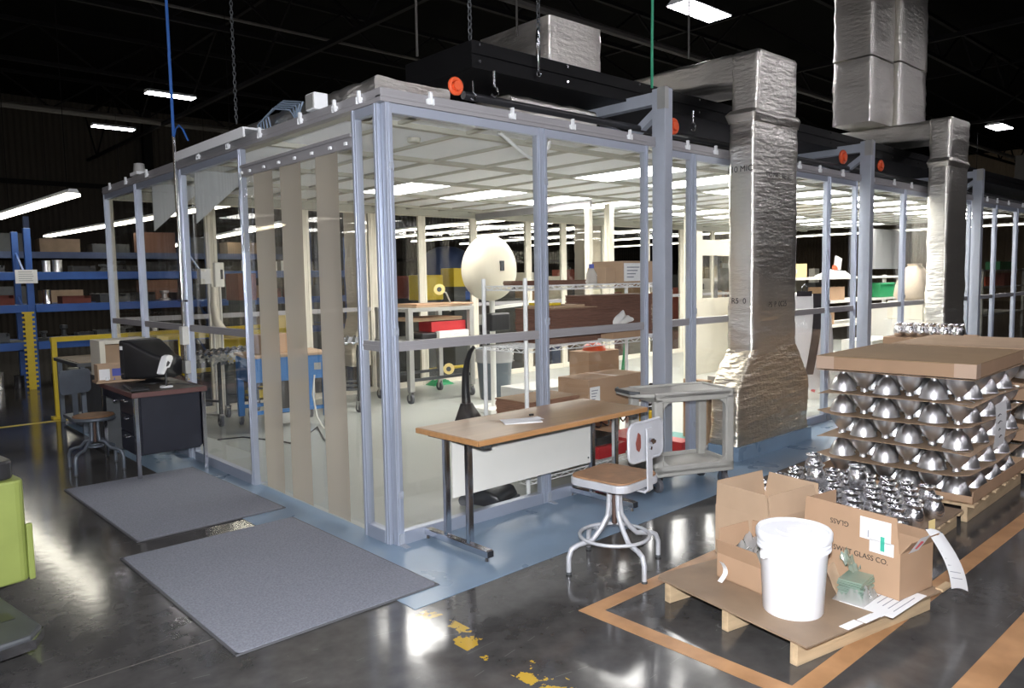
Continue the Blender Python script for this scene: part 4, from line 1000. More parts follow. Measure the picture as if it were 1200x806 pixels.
# ------------------------------------------------------------------ jar pallet
pallet('wooden_pallet', 'wooden pallet full of small shiny jars in front of the tall stack', (1.82,-2.36,0), 1, .98, 1.10)
part_board = MB().box(0,.96,-.0,1.08,0,.008)
JZ = .1235
solo('jar_board', part_board, M_HARDB, 'brown board under the shiny jars on their pallet', 'board', (1.83,-2.355,.1155), 1)
JP = [(.030,0),(.034,.004),(.046,.022),(.051,.045),(.048,.070),(.038,.090),(.034,.097),(.036,.104),(.044,.112),(.046,.116),(.044,.117),(.034,.105),(.031,.096),(.036,.086),(.044,.066),(.047,.045),(.040,.02),(.02,.008),(.001,.008)]
jar_me = MB().lathe(JP, n=28, cap=False).mesh('jar', M_JAR, 50)
def jar(x, y, z, lab, grp='small shiny metal jars on the jar pallet', rx=0):
    o = bpy.data.objects.new('metal_jar', jar_me); COL.objects.link(o); o.location = (x,y,z); o.rotation_euler = (R(rx), 0, random.uniform(0,6)); o.scale = (1.17,1.17,1.2)
    tag(o, lab, 'jar', grp)
jr = random.Random(4)
for r in range(7):
    for c in range(8):
        if r > 4 and c < 1: continue
        x = 1.95 + .125*r + jr.uniform(-.018,.018); y = -2.26 + .125*c + (.05 if r%2 else 0) + jr.uniform(-.018,.018)
        jar(x, y, JZ, f'shiny metal jar on the jar pallet, {ORD[c]} from the aisle in the {ORD[r]} row back')
        if (r, c) in ((2,5),(3,3),(4,6)):
            jar(x+.01, y, JZ+.1415, f'shiny metal jar stacked on another, {ORD[c]} from the aisle in the {ORD[r]} row')

# ------------------------------------------------------------------ tall stack of spun bells
SX0, SY0, SL, SW = 2.99, -2.29, 1.22, .965
pallet('wooden_pallet', 'wooden pallet under the tall stack of spun metal bells', (SX0-.05,SY0-.07,0), 1.2, 1.32, 1.09, h=.12)
t = thing('cardboard_tray', 'shallow cardboard tray holding the bottom of the bell stack', 'tray', (SX0-.03,SY0-.055,.121), 1.2)
tr = MB().box(0,SL+.08,0,.006,0,.085).box(0,SL+.08,SW+.09,SW+.096,0,.085).box(0,.006,0,SW+.09,0,.05).box(SL+.074,SL+.08,0,SW+.09,0,.085).box(0,SL+.08,0,SW+.09,0,.006)
part('tray_wall', tr, M_CARD, t)
BH = .155
BP = [(.001,BH),(.027,BH),(.027,BH-.006),(.0245,BH-.010),(.0245,BH-.028),(.029,BH-.036),(.040,BH-.047),(.054,.093),(.068,.073),(.079,.050),(.085,.028),(.0875,.010),(.089,.005),(.094,.0),(.094,.002),(.086,.010),(.080,.032),(.001,.030)]
up_me = MB().lathe(BP, n=36, cap=False).mesh('spun_bell', M_BELL, 50)
def bell(x, y, z, up, lab, grp):
    o = bpy.data.objects.new('spun_bell', up_me); COL.objects.link(o)
    if up: o.location = (x,y,z); o.rotation_euler = (0,0,random.uniform(0,6))
    else: o.location = (x,y,z+BH); o.rotation_euler = (math.pi,0,random.uniform(0,6))
    tag(o, lab, 'bell', grp)
BG = 'spun metal bells of the tall stack'
LZ = [.130 + k*.1625 for k in range(5)]
names_l = ['lowest','second lowest','middle','second highest','topmost']
for L, z in enumerate(LZ):
    if L:
        nn_ = random.Random(L)
        def sheet(u, v, z=z, L=L):
            x = -.035 + (SL+.07)*u; y = -.035 + (SW+.07)*v
            e = max(0, abs(2*v-1)-.8)*abs(2*u-1)*.12 * (1 if L % 2 else -.6)
            return Vector((x, y, e + .003*noise.noise(Vector((x*3,y*3,L)))))
        m = MB().grid(sheet, 16, 16); n0 = len(m.v)
        b = MB().grid(lambda u, v: sheet(u,v)-Vector((0,0,.0035)), 16, 16); m.merge(b)
        edge = [i for i in range(17)] + [16+17*j for j in range(1,17)] + [17*16+i for i in range(15,-1,-1)] + [17*j for j in range(15,0,-1)]
        m.f += [(edge[i], edge[(i+1)%len(edge)], edge[(i+1)%len(edge)]+n0, edge[i]+n0) for i in range(len(edge))]
        solo('cardboard_sheet', m, M_CARD2, f'cardboard divider sheet under the {names_l[L]} layer of bells', 'cardboard sheet', (SX0, SY0, z-.003), 1.5, 'divider sheets of the bell stack', smooth=30)
    nY, nX = 6, 7
    for r in range(nX):
        for c in range(nY):
            if r > 1 and c > 1 and not (r < 3): continue      # hidden middle of the stack
            x = SX0 + .10 + (SL-.20)*r/(nX-1); y = SY0 + .088 + (SW-.176)*c/(nY-1)
            up = (r + c) % 2 == (1 if L in (1,3,4) else 0)
            if r == 0: lab = f'{"upright" if up else "upturned"} bell in the front of the {names_l[L]} layer, {ORD[c]} from the aisle corner'
            elif c == 0: lab = f'bell along the aisle side of the {names_l[L]} layer, {ORD[r]} from the front corner'
            else: lab = f'bell inside the {names_l[L]} layer, {ORD[r]} row back and {ORD[c]} from the aisle'
            bell(x, y, z+.004, up, lab, BG)
# flat metal caps on the top sheet, under the lid
m = MB().box(-.04,SL+.04,-.04,SW+.04,0,.004)
solo('cardboard_sheet', m, M_CARD2, 'cardboard sheet lying on top of the topmost bells, under the lid', 'cardboard sheet', (SX0,SY0,LZ[4]+.004+BH+.001), 1.5, 'divider sheets of the bell stack')
for c in range(4):
    solo('round_cap_disc', MB().lathe([(.001,0),(.085,0),(.09,.006),(.085,.010),(.001,.0105)], n=28), M_BELL, f'flat round metal cap under the lid of the stack, {ORD[c]} from the aisle corner', 'cap', (SX0+.05,SY0+.12+.23*c,LZ[4]+.004+BH+.0055), group='flat metal caps under the lid', smooth=40)
# cardboard lid
LT = LZ[4]+.004+BH+.016
def tilt(mb): return mb
t = thing('cardboard_cover', 'brown cardboard lid covering the top of the bell stack', 'lid', (SX0-.05, SY0-.055, LT), 2.5)
W_, D_, H_ = SL+.06, SW+.085, .095
part('lid_top', MB().box(0,W_,0,D_,H_-.006,H_), M_CARDTOP, t)
part('lid_wall', MB().box(0,W_,0,.006,0,H_-.006).box(0,W_,D_-.006,D_,0,H_-.006).box(0,.006,.006,D_-.006,0,H_-.006).box(W_-.006,W_,.006,D_-.006,0,H_-.006), M_CARD, t)
part('packing_tape', MB().box(-.0015,0,0,.13,.0,H_-.002).box(0,.10,-.0015,0,0,H_-.002), M_TAPEP, t); part('packing_tape', MB().box(-.0015,0,D_-.13,D_,.0,H_-.002), M_TAPEP, t)
# paper tag on the side of the stack
t = thing('paper_tag', 'white paper tag with handwriting hanging on the aisle side of the bell stack', 'paper tag', (3.12,SY0-.115,.47), 3)
part('sheet', MB().grid(lambda u, v: Vector((.29*u+.015*v, -.01*math.sin(v*3), .30*v)), 4, 8), M_PAPER, t, smooth=60, fix=False)
tw = MB()
for k, (a, b) in enumerate(((.05,.13),(.06,.16),(.08,.12),(.10,.17))): tw.tube([(a,-.013,.22-.05*k),((a+b)/2,-.015,.232-.05*k),(b,-.013,.222-.05*k)], .0025, 4)
part('handwriting', tw, M_INK, t)

# ------------------------------------------------------------------ second stack beyond, at the picture edge
pallet('wooden_pallet', 'wooden pallet under the rear bell stack cut off by the right edge', (4.46,-2.42,0), 2, 1.25, 1.25)
RX, RY = 4.52, -2.34
for L in range(6):
    z = .125 + .165*L
    if L in (0,2,4):
        for r in range(4):
            for c in range(4):
                if r > 1 and c > 1: continue
                bell(RX+.13+.27*r, RY+.12+.27*c, z, (r+c)%2 == 0, f'bell in the rear stack, {["lowest","","middle","","top"][L]} layer, {ORD[r]} back and {ORD[c]} from the aisle', 'bells of the rear stack')
    elif L < 5:
        t = thing('flat_carton', f'flat brown carton layer in the rear stack, {"lower" if L==1 else "upper"} one', 'carton', (RX,RY,z-.008), 2, 'carton layers of the rear stack')
        part('carton_body', MB().box(0,1.10,0,1.10,0,.14), M_CARD, t, bevel=.003); part('packing_tape', MB().box(-.0015,0,0,.1,.0,.139).box(0,.1,-.0015,0,0,.139), M_TAPEP, t)
t = thing('flat_carton', 'grey cardboard sheet topping the rear stack', 'carton', (RX-.02,RY-.02,.125+.165*4+BH+.004), 2)
part('carton_body', MB().box(0,1.14,0,1.14,0,.09), M_CARD2, t, bevel=.003)
# row of shiny jars on a stack behind the lid
t = thing('jar_crate', 'brown crate behind the tall bell stack carrying a row of jars', 'crate', (6.1,-1.25,0), 2)
part('crate_body', MB().box(0,.75,0,.75,.1,.955), M_CARD, t, bevel=.004); part('crate_foot', MB().box(.02,.73,.05,.12,0,.1).box(.02,.73,.6,.7,0,.1), M_PINE, t)
k = 0
for r in range(2):
    for c in range(6):
        jar(6.2+.16*r, -1.2+.115*c+.04*r, .957, f'shiny jar behind the cardboard lid, {ORD[c]} along the {"front" if r==0 else "back"} row', 'shiny jars behind the cardboard lid')
# ================================================================== INSIDE THE CLEANROOM
def caster_leg(p, x, y, z1, w=.05, mt=M_SHEET, r=.06, name='leg'):
    l = part(name, MB().box(x-w/2,x+w/2,y-w/2,y+w/2,r*2+.03,z1), mt, p, bevel=.004)
    c = part('caster', MB().cyl((x-.016,y+.015,r),(x+.016,y+.015,r),r,n=18), M_RUBBER, l, smooth=40)
    part('fork', MB().box(x-.027,x-.019,y-.02,y+.03,r*.7,r*2+.03).box(x+.019,x+.027,y-.02,y+.03,r*.7,r*2+.03).box(x-.03,x+.03,y-.03,y+.03,r*2+.02,r*2+.035), M_CHROME, l)

# ---- white wire shelving behind the front glass
WSX0, WSX1, WSY0, WSY1 = 1.25, 2.98, .11, .58
t = thing('wire_shelf', 'white wire shelving unit just behind the front glass, left of the tall column', 'shelving', (WSX0,WSY0,0))
LW, LD = WSX1-WSX0, WSY1-WSY0
for x, y in ((0,0),(LW,0),(0,LD),(LW,LD)):
    part('post', MB().cyl((x,y,0),(x,y,1.66),.0165,n=12), M_WHITE, t, smooth=40)
SHZ = [.15, .56, 1.14, 1.60]
for z in SHZ:
    m = MB()
    for y in (0, LD):
        m.bar((0,y,z),(LW,y,z),.006,.007); m.bar((0,y,z-.03),(LW,y,z-.03),.006,.007)
        n = 26
        for k in range(n): m.bar((LW*k/n,y,z-.03 if k%2 else z),(LW*(k+1)/n,y,z if k%2 else z-.03),.005,.005)
    for x in (0, LW):
        m.bar((x,0,z),(x,LD,z),.006,.007); m.bar((x,0,z-.03),(x,LD,z-.03),.006,.007)
        for k in range(8): m.bar((x,LD*k/8,z-.03 if k%2 else z),(x,LD*(k+1)/8,z if k%2 else z-.03),.005,.005)
    n = 40
    for k in range(1, n): m.bar((LW*k/n,0,z+.003),(LW*k/n,LD,z+.003),.004,.004)
    for k in (1,2): m.bar((0,LD*k/3,z-.002),(LW,LD*k/3,z-.002),.005,.005)
    part('wire_deck', m, M_WHITE, t)
def stackbox(name, lab, cat, x0, x1, y0, y1, z0, z1, mt, rz=0, group=None, label=None, tape=None, bev=.004):
    t = thing(name, lab, cat, ((x0+x1)/2,(y0+y1)/2,z0), rz, group)
    hx, hy, h = (x1-x0)/2, (y1-y0)/2, z1-z0
    part('body', MB().box(-hx,hx,-hy,hy,0,h), mt, t, bevel=bev)
    if label:
        a, b, c, d = label
        part('paper_label', MB().box(-hx+2*hx*a, -hx+2*hx*b, -hy-.0015, -hy, h*c, h*d), M_PAPER, t)
        l = MB()
        for k in range(4): l.box(-hx+2*hx*(a+(b-a)*.15), -hx+2*hx*(a+(b-a)*(.5+.1*k)), -hy-.0022, -hy-.0014, h*(c+(d-c)*(.2+.18*k)), h*(c+(d-c)*(.26+.18*k)))
        part('label_print', l, M_INKGREY, t)
    if tape: part('packing_tape', MB().box(-.03,.03,-hy-.001,hy+.001,h-.0005,h+.001), M_TAPEP, t)
    return t
def sheetstack(lab, x0, x1, y0, y1, z0, z1, n, group, mt=M_DKBROWN, top=None, rz=0):
    """pile of fibreboard sheets, edges uneven"""
    t = thing('sheet_stack', lab, 'sheets', ((x0+x1)/2,(y0+y1)/2,z0), rz, group)
    hx, hy = (x1-x0)/2, (y1-y0)/2; h = (z1-z0)/n; m = MB()
    for k in range(n):
        a, b = random.uniform(-.008,.008), random.uniform(-.008,.008)
        m.box(-hx+a,hx+a,-hy+b,hy+b,h*k,h*(k+.9))
    part('sheets', m, mt, t)
    if top: part('top_sheet', MB().box(-hx,hx,-hy,hy,z1-z0,z1-z0+.004), top, t)
    return t
GS = 'piles of brown sheets on the wire shelving'
s = 1.143+.006
sheetstack('brown fibreboard pile on the middle wire shelf, left one with loose sheets on top', 1.55, 2.10, .16, .55, s, s+.27, 26, GS, top=M_CARD2)
stackbox('loose_board', 'loose tan boards fanned on top of the middle shelf pile', 'boards', 1.58, 1.98, .18, .5, s+.276, s+.296, M_CARD2, 6)
stackbox('yellow_folder', 'yellow folder lying on the left brown pile of the middle shelf', 'folder', 1.56, 1.68, .165, .4, s+.298, s+.318, M_YELLOW, bev=.003)
sheetstack('tall dark brown pile on the middle wire shelf behind the small open box', 2.14, 2.95, .26, .56, s, s+.36, 30, GS)
b = stackbox('small_carton', 'small brown box with crumpled white paper on the middle wire shelf', 'carton', 2.24, 2.62, .12, .25, s, s+.10, M_CARD)
part('paper_wad', MB().grid(lambda u, v: Vector((-.12+.16*u+.02*v, -.05+.05*math.sin(v*4), .07+.16*v*(1-.5*u)+.03*noise.noise(Vector((u*4,v*4,5))))), 10, 12), M_PAPER, b, smooth=70, fix=False)
s = 1.606
sheetstack('flat brown pile on the top wire shelf at its left', 1.38, 1.95, .15, .5, s, s+.035, 4, GS)
stackbox('shelf_carton', 'tan box with a printed white label on the top wire shelf', 'carton', 2.42, 2.86, .16, .5, s, s+.185, M_CARD2, label=(.04,.62,.08,.9))
stackbox('shelf_carton', 'small plain tan box on the top wire shelf between the bottle and the labelled box', 'carton', 2.27, 2.40, .22, .42, s, s+.13, M_CARD2)
t = thing('spray_bottle', 'clear bottle with blue cap on the top wire shelf', 'bottle', (2.12,.24,s))
part('bottle_body', MB().lathe([(.001,0),(.045,0),(.048,.02),(.045,.08),(.022,.12),(.018,.13)], n=18), M_BAG, t, smooth=40); part('cap', MB().lathe([(.02,.125),(.022,.13),(.02,.16),(.001,.16)], n=14), M_INKBLUE, t, smooth=40)
s = .568
sheetstack('brown fibreboard pile with a tan top on the low wire shelf behind the table', 1.30, 1.86, .15, .52, s, s+.16, 18, GS, mt=mat('red_brown_fibreboard', (.27,.14,.09), .8, var=.25, vscale=10, stretch=(1,1,14)), top=M_CARD2)
stackbox('big_carton', 'big brown box with a white label on the low wire shelf near the tall column', 'carton', 2.0, 2.72, .18, .52, s, s+.26, M_CARD, label=(.03,.2,.25,.75), tape=1)
b = stackbox('small_carton', 'brown box with orange plastic on top, standing behind the big labelled box', 'carton', 2.50, 2.92, .62, .86, .005, s+.42, M_CARD)
part('orange_lid', MB().lathe([(.001,1.06),(.06,1.05),(.10,1.02),(.11,.984),(.001,.984)], n=18), M_ORANGE, b, smooth=40)
s = .156
stackbox('floor_carton', 'low brown box on the bottom wire shelf behind the white table panel', 'carton', 1.45, 2.0, .15, .5, s, s+.13, M_CARD)
stackbox('red_case', 'red plastic case on the bottom wire shelf behind the chair back', 'case', 2.1, 2.45, .16, .5, s, s+.10, M_RED)
stackbox('red_case', 'red plastic case on the bottom wire shelf nearest the tall column', 'case', 2.52, 2.92, .16, .5, s, s+.11, M_RED)
stackbox('black_case', 'black tool tray lying on the red case behind the table leg', 'case', 2.12, 2.40, .2, .46, s+.102, s+.17, M_BLACK)
for k in range(6):
    solo('black_cable_coil', MB().tube([((.07+.008*math.sin(a*.7))*math.cos(R(a)), .02*math.sin(R(a*2+40*k)), .10+(.07)*math.sin(R(a))) for a in range(0,720,30)], .006, 5), M_BLACK, f'coil of black cable above the red case, {ORD[k]} towards the column', 'cable', (2.14+.12*k,.42,s+.17), group='black cable coils on the wire shelf', smooth=60)

# ---- white drawers behind the low shelf
t = thing('white_drawer_unit', 'low white drawer unit seen under the middle wire shelf', 'drawers', (2.45,1.15,0))
part('body', MB().box(-.35,.35,-.22,.22,0,.66), M_OFFW, t, bevel=.005)
for k in range(2):
    d = part('drawer', MB().box(-.33,.33,-.24,-.22,.06+.29*k,.33+.29*k), M_CREAM, t, bevel=.005); part('knob', MB().cyl((-.2,-.26,.2+.29*k),(-.2,-.24,.2+.29*k),.02), M_BLACK, d)
# ---- upright vacuum cleaner
t = thing('vacuum_cleaner', 'black upright vacuum cleaner standing behind the glass and wooden table', 'vacuum cleaner', (1.02,.30,0), 25)
def sq(pts_): return pts_
rings = []
for y, w, h in ((-.17,.30,.05),(-.14,.33,.09),(-.05,.33,.12),(.06,.30,.15),(.12,.22,.16),(.16,.12,.10)):
    rings.append([Vector((x, y, .012+h/2+z)) for x, z in rrect(w/2, h/2, .02, 3, 2)])
part('floor_head', MB().loft(rings), M_BLACK, t, smooth=45)
part('head_bumper', MB().box(-.165,.165,-.185,-.165,.012,.035), M_RUBBER, t)
rings = []
for z, rx, ry, yo in ((.14,.09,.07,.08),(.2,.12,.10,.10),(.45,.13,.11,.13),(.62,.10,.08,.15),(.74,.05,.04,.165)):
    rings.append([Vector((x, yo+y, z)) for x, y in rrect(rx, ry, .04, 4, 2)])
part('dust_housing', MB().loft(rings), M_BLACK, t, smooth=45)
part('light_strip', MB().cbox((-.02,-.005,.235),(.12,.008,.04),(-10,0,0)), M_SHEET, t)
part('handle', MB().tube([(0,.165,.72),(0,.17,.84),(-.005,.165,.96),(-.02,.14,1.06),(-.05,.10,1.13),(-.075,.06,1.165)], [.036,.030,.026,.022,.018,.014], 10), M_BLACK, t, smooth=60)
for s_ in (-1,1): part('wheel', MB().cyl((s_*.13,.13,.04),(s_*.16,.13,.04),.04,n=16), M_RUBBER, t, smooth=40)

# ---- ivory globe on a pole
G = at(573,314,'y',3.3)
t = thing('ivory_globe', 'large ivory egg-shaped globe on a pale pole beyond the wire shelving', 'globe', (G.x,G.y,0))
part('globe', MB().lathe([(max(.001,.345*math.sin(R(a))*(1+.06*math.cos(R(a)))), G.z-.41*math.cos(R(a))) for a in range(0,181,8)], n=36), M_GLOBE, t, smooth=80)
part('pole', MB().cyl((.04,0,.05),(.04,0,G.z-.36),.035,n=14), M_OFFW, t, smooth=40)
part('pole_base', MB().box(-.2,.28,-.22,.22,0,.06), M_OFFW, t, bevel=.01)
part('dark_latch', MB().cbox((-.08,-.335,G.z+.02),(.05,.03,.12)), M_DARKMETAL, t)
part('motor_box', MB().box(-.12,.20,-.16,-.02,1.02,1.24), M_BLACK, t, bevel=.02)
part('control_arm', MB().bar((.04,0,1.30),(.9,.1,1.34),.04,.04), M_OFFW, t)

# ---- aluminium bench with reels
def bench(lab, x, y, L, D, rz=0):
    t = thing('assembly_bench', lab, 'bench', (x,y,0), rz)
    for px in (0, L):
        for py in (0, D): caster_leg(t, px, py, 1.28 if py == 0 else 1.3, .075, M_SHEET, .07)
    part('bench_top', MB().box(-.05,L+.05,-.05,D+.05,.80,.86), M_SHEET, t, bevel=.004)
    part('upper_rail', MB().box(-.04,L+.04,-.04,.03,1.24,1.29).box(-.04,L+.04,D-.03,D+.04,1.24,1.29).box(-.03,.03,0,D,1.24,1.28).box(L-.03,L+.03,0,D,1.24,1.28), M_SHEET, t)
    part('low_rail', MB().box(0,L,-.02,.02,.30,.34).box(0,L,D-.02,D+.02,.30,.34), M_DARKMETAL, t)
    return t
bench('grey metal bench with casters and brown boards on it, left of the globe', 3.25, 4.5, 1.05, .75)
for k, (z, o) in enumerate(((1.29,0),(1.315,.05),(1.10,.02),(1.125,-.03))):
    stackbox('brown_board', f'brown board lying across the metal bench, {["under the topmost","topmost","lower rack, underneath","lower rack, on top"][k]}', 'board', (3.38+o if k < 2 else 3.36), (4.36+o if k < 2 else 4.20), 4.56, 5.1, z+.002, z+.024, M_CARD if k%2 else M_CARD2, (3-4*k if k < 2 else 0), 'brown boards on the metal bench')
stackbox('red_tool', 'red and white tool lying under the boards of the metal bench', 'tool', 3.65,4.25,4.55,4.85,.95,1.09, M_RED)
stackbox('black_tool', 'black machine lying on the metal bench below the red tool', 'machine', 3.45,4.2,4.5,4.9,.862,.945, M_BLACK, bev=.02)
stackbox('white_case', 'long white case with red print at the right end of the metal bench', 'case', 3.70,4.22,4.44,4.53,.862,.96, M_OFFW, label=(.4,.9,.3,.8))
def reel(lab, p, r, rz):
    t = thing('tape_reel', lab, 'reel', tuple(p), rz, 'yellow reels at the metal bench')
    part('flange', MB().lathe([(.03,-.025),(r,-.025),(r,-.018),(.03,-.018)], axis='x', n=28).lathe([(.03,.018),(r,.018),(r,.025),(.03,.025)], axis='x', n=28), M_SPOOL, t, smooth=30)
    part('tape_roll', MB().lathe([(.03,-.018),(r*.93,-.018),(r*.93,.018),(.03,.018)], axis='x', n=28), M_SPOOL, t, smooth=30)
    part('hub', MB().cyl((-.034,0,0),(.034,0,0),.034), M_DARKMETAL, t, smooth=30)
reel('yellow reel held above the metal bench', at(515,339,'y',4.6), .075, 48)
reel('yellow reel hanging under the metal bench', at(526,432,'y',4.4), .075, 48)
q = at(515,339,'y',4.6); solo('reel_arm', MB().tube([q+Vector((.0,.05,0)), q+Vector((.15,.05,-.05)), q+Vector((.22,.05,-.18)), q+Vector((.22,.05,-.32))], .012, 6), M_SHEET, 'curved grey arm holding the upper yellow reel', 'arm', smooth=60)
gb = MB().grid(bagfn(14,.42,.30,0,.10), 14, 14)
solo('green_bag', gb, M_GREEN, 'bright green bag lying on the floor under the metal bench', 'bag', tuple(at(515,450,'z',.006)), smooth=70)
# ---- trash can
T = at(584,456,'z',0); T = Vector((4.35,4.05,0))
t = thing('trash_can', 'dark grey plastic trash can with a shiny bag, below the globe', 'trash can', tuple(T))
part('can_body', MB().lathe([(.001,.004),(.20,.004),(.21,.02),(.255,.66),(.262,.66),(.262,.70),(.250,.70),(.245,.66)], n=30, cap=False), mat('slate_plastic', (.10,.12,.14), .3), t, smooth=35)
part('bag_liner', MB().lathe([(.245,.60),(.252,.69),(.268,.712),(.275,.66),(.268,.58+.0),(.272,.52)], n=40, cap=False), M_BAG, t, smooth=60)

# ---- expandable roller conveyor, blue table
def conveyor(lab, pts, z, w=.45, mt=M_DARKMETAL):
    t = thing('roller_conveyor', lab, 'conveyor', (pts[0][0],pts[0][1],0))
    a = Vector((0,0,0)); b = Vector((pts[1][0]-pts[0][0], pts[1][1]-pts[0][1], 0)); d = b.normalized(); n = Vector((-d.y,d.x,0)); L = b.length
    f = MB()
    for s_ in (-1,1):
        k = 0; st = .12
        while k*st < L:
            p0 = a+d*(k*st)+n*(s_*w/2); f.bar(p0+Vector((0,0,z-.13)), p0+d*st*1.6+Vector((0,0,z-.01)), .008,.025); f.bar(p0+Vector((0,0,z-.01)), p0+d*st*1.6+Vector((0,0,z-.13)), .008,.025); k += 1
    part('scissor_side', f, M_SHEET, t)
    r_ = MB(); k = .05
    while k < L:
        for o in (-.14,-.05,.05,.14): r_.cyl(a+d*k+n*(o-.018)+Vector((0,0,z)), a+d*k+n*(o+.018)+Vector((0,0,z)), .028, n=10)
        r_.bar(a+d*k-n*w/2+Vector((0,0,z)), a+d*k+n*w/2+Vector((0,0,z)), .01,.01); k += .11
    part('skate_wheel', r_, M_CHROME, t, smooth=40)
    for q in (.12, L*.5, L-.1):
        for s_ in (-1,1):
            p = a+d*q+n*(s_*w*.42); caster_leg(t, p.x, p.y, z-.1, .035, mt, .06)
        part('cross_bar', MB().bar(a+d*q-n*w*.42+Vector((0,0,.30)), a+d*q+n*w*.42+Vector((0,0,.30)), .025,.025), M_DARKMETAL, t)
conveyor('expanding roller conveyor on casters seen past the strip curtain, near the glass corner', ((2.2,4.45),(2.75,5.35)), .90)
conveyor('expanding roller conveyor on casters behind the side glass, right of the black desk', ((.62,4.95),(1.75,5.45)), .86)
t = thing('blue_table', 'blue metal machine table on casters behind the strip curtain', 'table', (.88,4.15,0), -10)
for x, y in ((.03,.03),(.86,.03),(.03,.62),(.86,.62)):
    l = part('leg', MB().box(x-.035,x+.035,y-.035,y+.035,.11,.80), M_BLUE2, t, bevel=.006)
    part('caster', MB().cyl((x-.016,y+.02,.05),(x+.016,y+.02,.05),.05,n=16), M_RUBBER, l, smooth=40); part('fork', MB().box(x-.028,x-.019,y-.02,y+.03,.04,.11).box(x+.019,x+.028,y-.02,y+.03,.04,.11), M_CHROME, l)
part('apron', MB().box(0,.89,0,.65,.56,.83), M_BLUE2, t, bevel=.006)
part('table_top', MB().box(-.02,.91,-.02,.67,.83,.86), M_CARD2, t, bevel=.004)
part('low_rail', MB().box(.03,.86,.02,.05,.20,.24).box(.03,.86,.60,.63,.20,.24), M_BLUE2, t)
part('black_tank', MB().lathe([(.001,.16),(.09,.16),(.10,.18),(.10,.50),(.08,.55),(.001,.55)], c=(.44,.30,0), n=20), M_BLACK, t, smooth=40)
part('tank_foot', MB().lathe([(.001,.04),(.10,.04),(.11,.06),(.11,.16),(.001,.16)], c=(.44,.30,0), n=20), M_OFFW, t, smooth=40)
part('data_plate', MB().box(.72,.80,-.003,0,.66,.74), M_SHEET, t)
solo('tan_parcel', MB().cbox((0,0,.11),(.36,.26,.22)), M_CARD, 'tan parcel standing on the blue machine table', 'parcel', (1.25,4.35,.862), 12, bevel=.006)
solo('floor_cable', MB().tube([at(a,b,'z',.012) for a, b in ((255,515),(285,512),(330,517),(345,520),(362,508),(372,500),(380,515),(392,522))], .008, 6), M_BLACK, 'dark cable snaking on the floor under the blue table', 'cable', smooth=60)
solo('hose', MB().tube([(.0,0,.62),(-.02,.02,.4),(0,-.02,.15),(.06,-.05,.012),(.2,-.08,.012)], .01, 6), M_OFFW, 'pale hose hanging from the blue table to the floor', 'hose', tuple(at(371,503,'z',.0)), smooth=60)
# tape machine on a stand: white dispenser plates behind side glass
Q = at(258,327,'y',5.68)
t = thing('control_stand', 'pale grey slotted control box on a thin pole behind the side glass', 'control box', (Q.x,Q.y,0), 25)
part('panel_plate', MB().box(-.10,.06,-.02,.02,1.62,1.93), M_OFFW, t, bevel=.012); part('slot', MB().box(-.01,.03,-.024,-.018,1.72,1.84), M_BLACK, t)
part('side_box', MB().box(-.34,-.17,-.02,.04,1.66,1.85), M_SHEET, t, bevel=.006); part('pole', MB().cyl((.02,.03,.0),(.02,.03,1.9),.015).cyl((-.12,.03,.0),(-.12,.03,1.7),.012), M_OFFW, t, smooth=40)
part('paper_roll', MB().tube([(-.12,0,1.62),(-.14,0,1.4),(-.10,0,1.2),(-.05,-.02,1.08)], [.03,.04,.05,.07], 8), M_CREAM, t, smooth=60); part('pole_foot', MB().box(-.2,.1,-.12,.15,0,.03), M_SHEET, t)

# ---- foil duct beyond the back wall, inside posts and cream booth
q = at(693,300,'y',7.0)
solo('foil_duct', foil([((0,0,.1),X1,Y1,.30,.22),((0,0,1.2),X1,Y1,.30,.22),((0,0,3.1),X1,Y1,.30,.22)], 16, .016, seed=71), M_FOILW, 'foil-wrapped duct standing behind the back glass, over the wire shelving', 'duct', (q.x, 7.0, 0), smooth=50)
q = at(428,300,'y',6.6)
solo('foil_duct', foil([((0,0,.35),X1,Y1,.42,.22),((0,0,.6),X1,Y1,.42,.22),((0,0,1.1),X1,Y1,.26,.2),((0,0,3.1),X1,Y1,.26,.2)], 12, .018, seed=75), M_FOILW, 'foil-wrapped duct with a flared base behind the back glass, beside the glass corner', 'duct', (q.x, 6.6, 0), smooth=50)
# partition across the room with a grey valance
px = 5.55
struct('trim_4', MB().box(px-.02,px+.02,3.3,BW-.1,CZ-.13,CZ-.035), M_HEAD)
for k, y in enumerate((3.35,)):
    solo('partition_post', MB().box(-.04,.04,-.04,.04,0,CZ-.14).box(-.05,.05,-.012,.012,0,CZ-.14), M_CREAM, 'cream partition post inside the cleanroom, right of the globe', 'post', (px,y,0))
for k, (u, y) in enumerate(((714,3.4),(807,2.9))):
    q = at(u,300,'y',y); solo('partition_post', MB().box(-.05,.05,-.05,.05,0,CZ-.05).box(-.06,.06,-.015,.015,0,CZ-.05), M_CREAM, ['cream post inside the cleanroom above the labelled box on the wire shelf','cream post inside the cleanroom just right of the tall column'][k], 'post', (q.x,y,0.005))
q = at(808,300,'y',3.4); X0c = q.x
t = thing('cream_booth', 'cream walled booth with a dark window inside the cleanroom, left of the foil duct', 'booth', (X0c,3.4,0))
part('lower_wall', MB().box(0,2.3,0,.06,0,1.28), M_CREAM, t); part('upper_wall', MB().box(0,2.3,0,.06,2.0,2.26), M_CREAM, t)
part('corner_post', MB().box(-.02,.36,-.01,.07,0,2.40), M_CREAM, t); part('corner_post', MB().box(2.1,2.32,-.01,.07,0,2.3), M_CREAM, t)
part('window_pane', MB().box(.36,2.1,.02,.03,1.28,2.0), M_PANE, t)
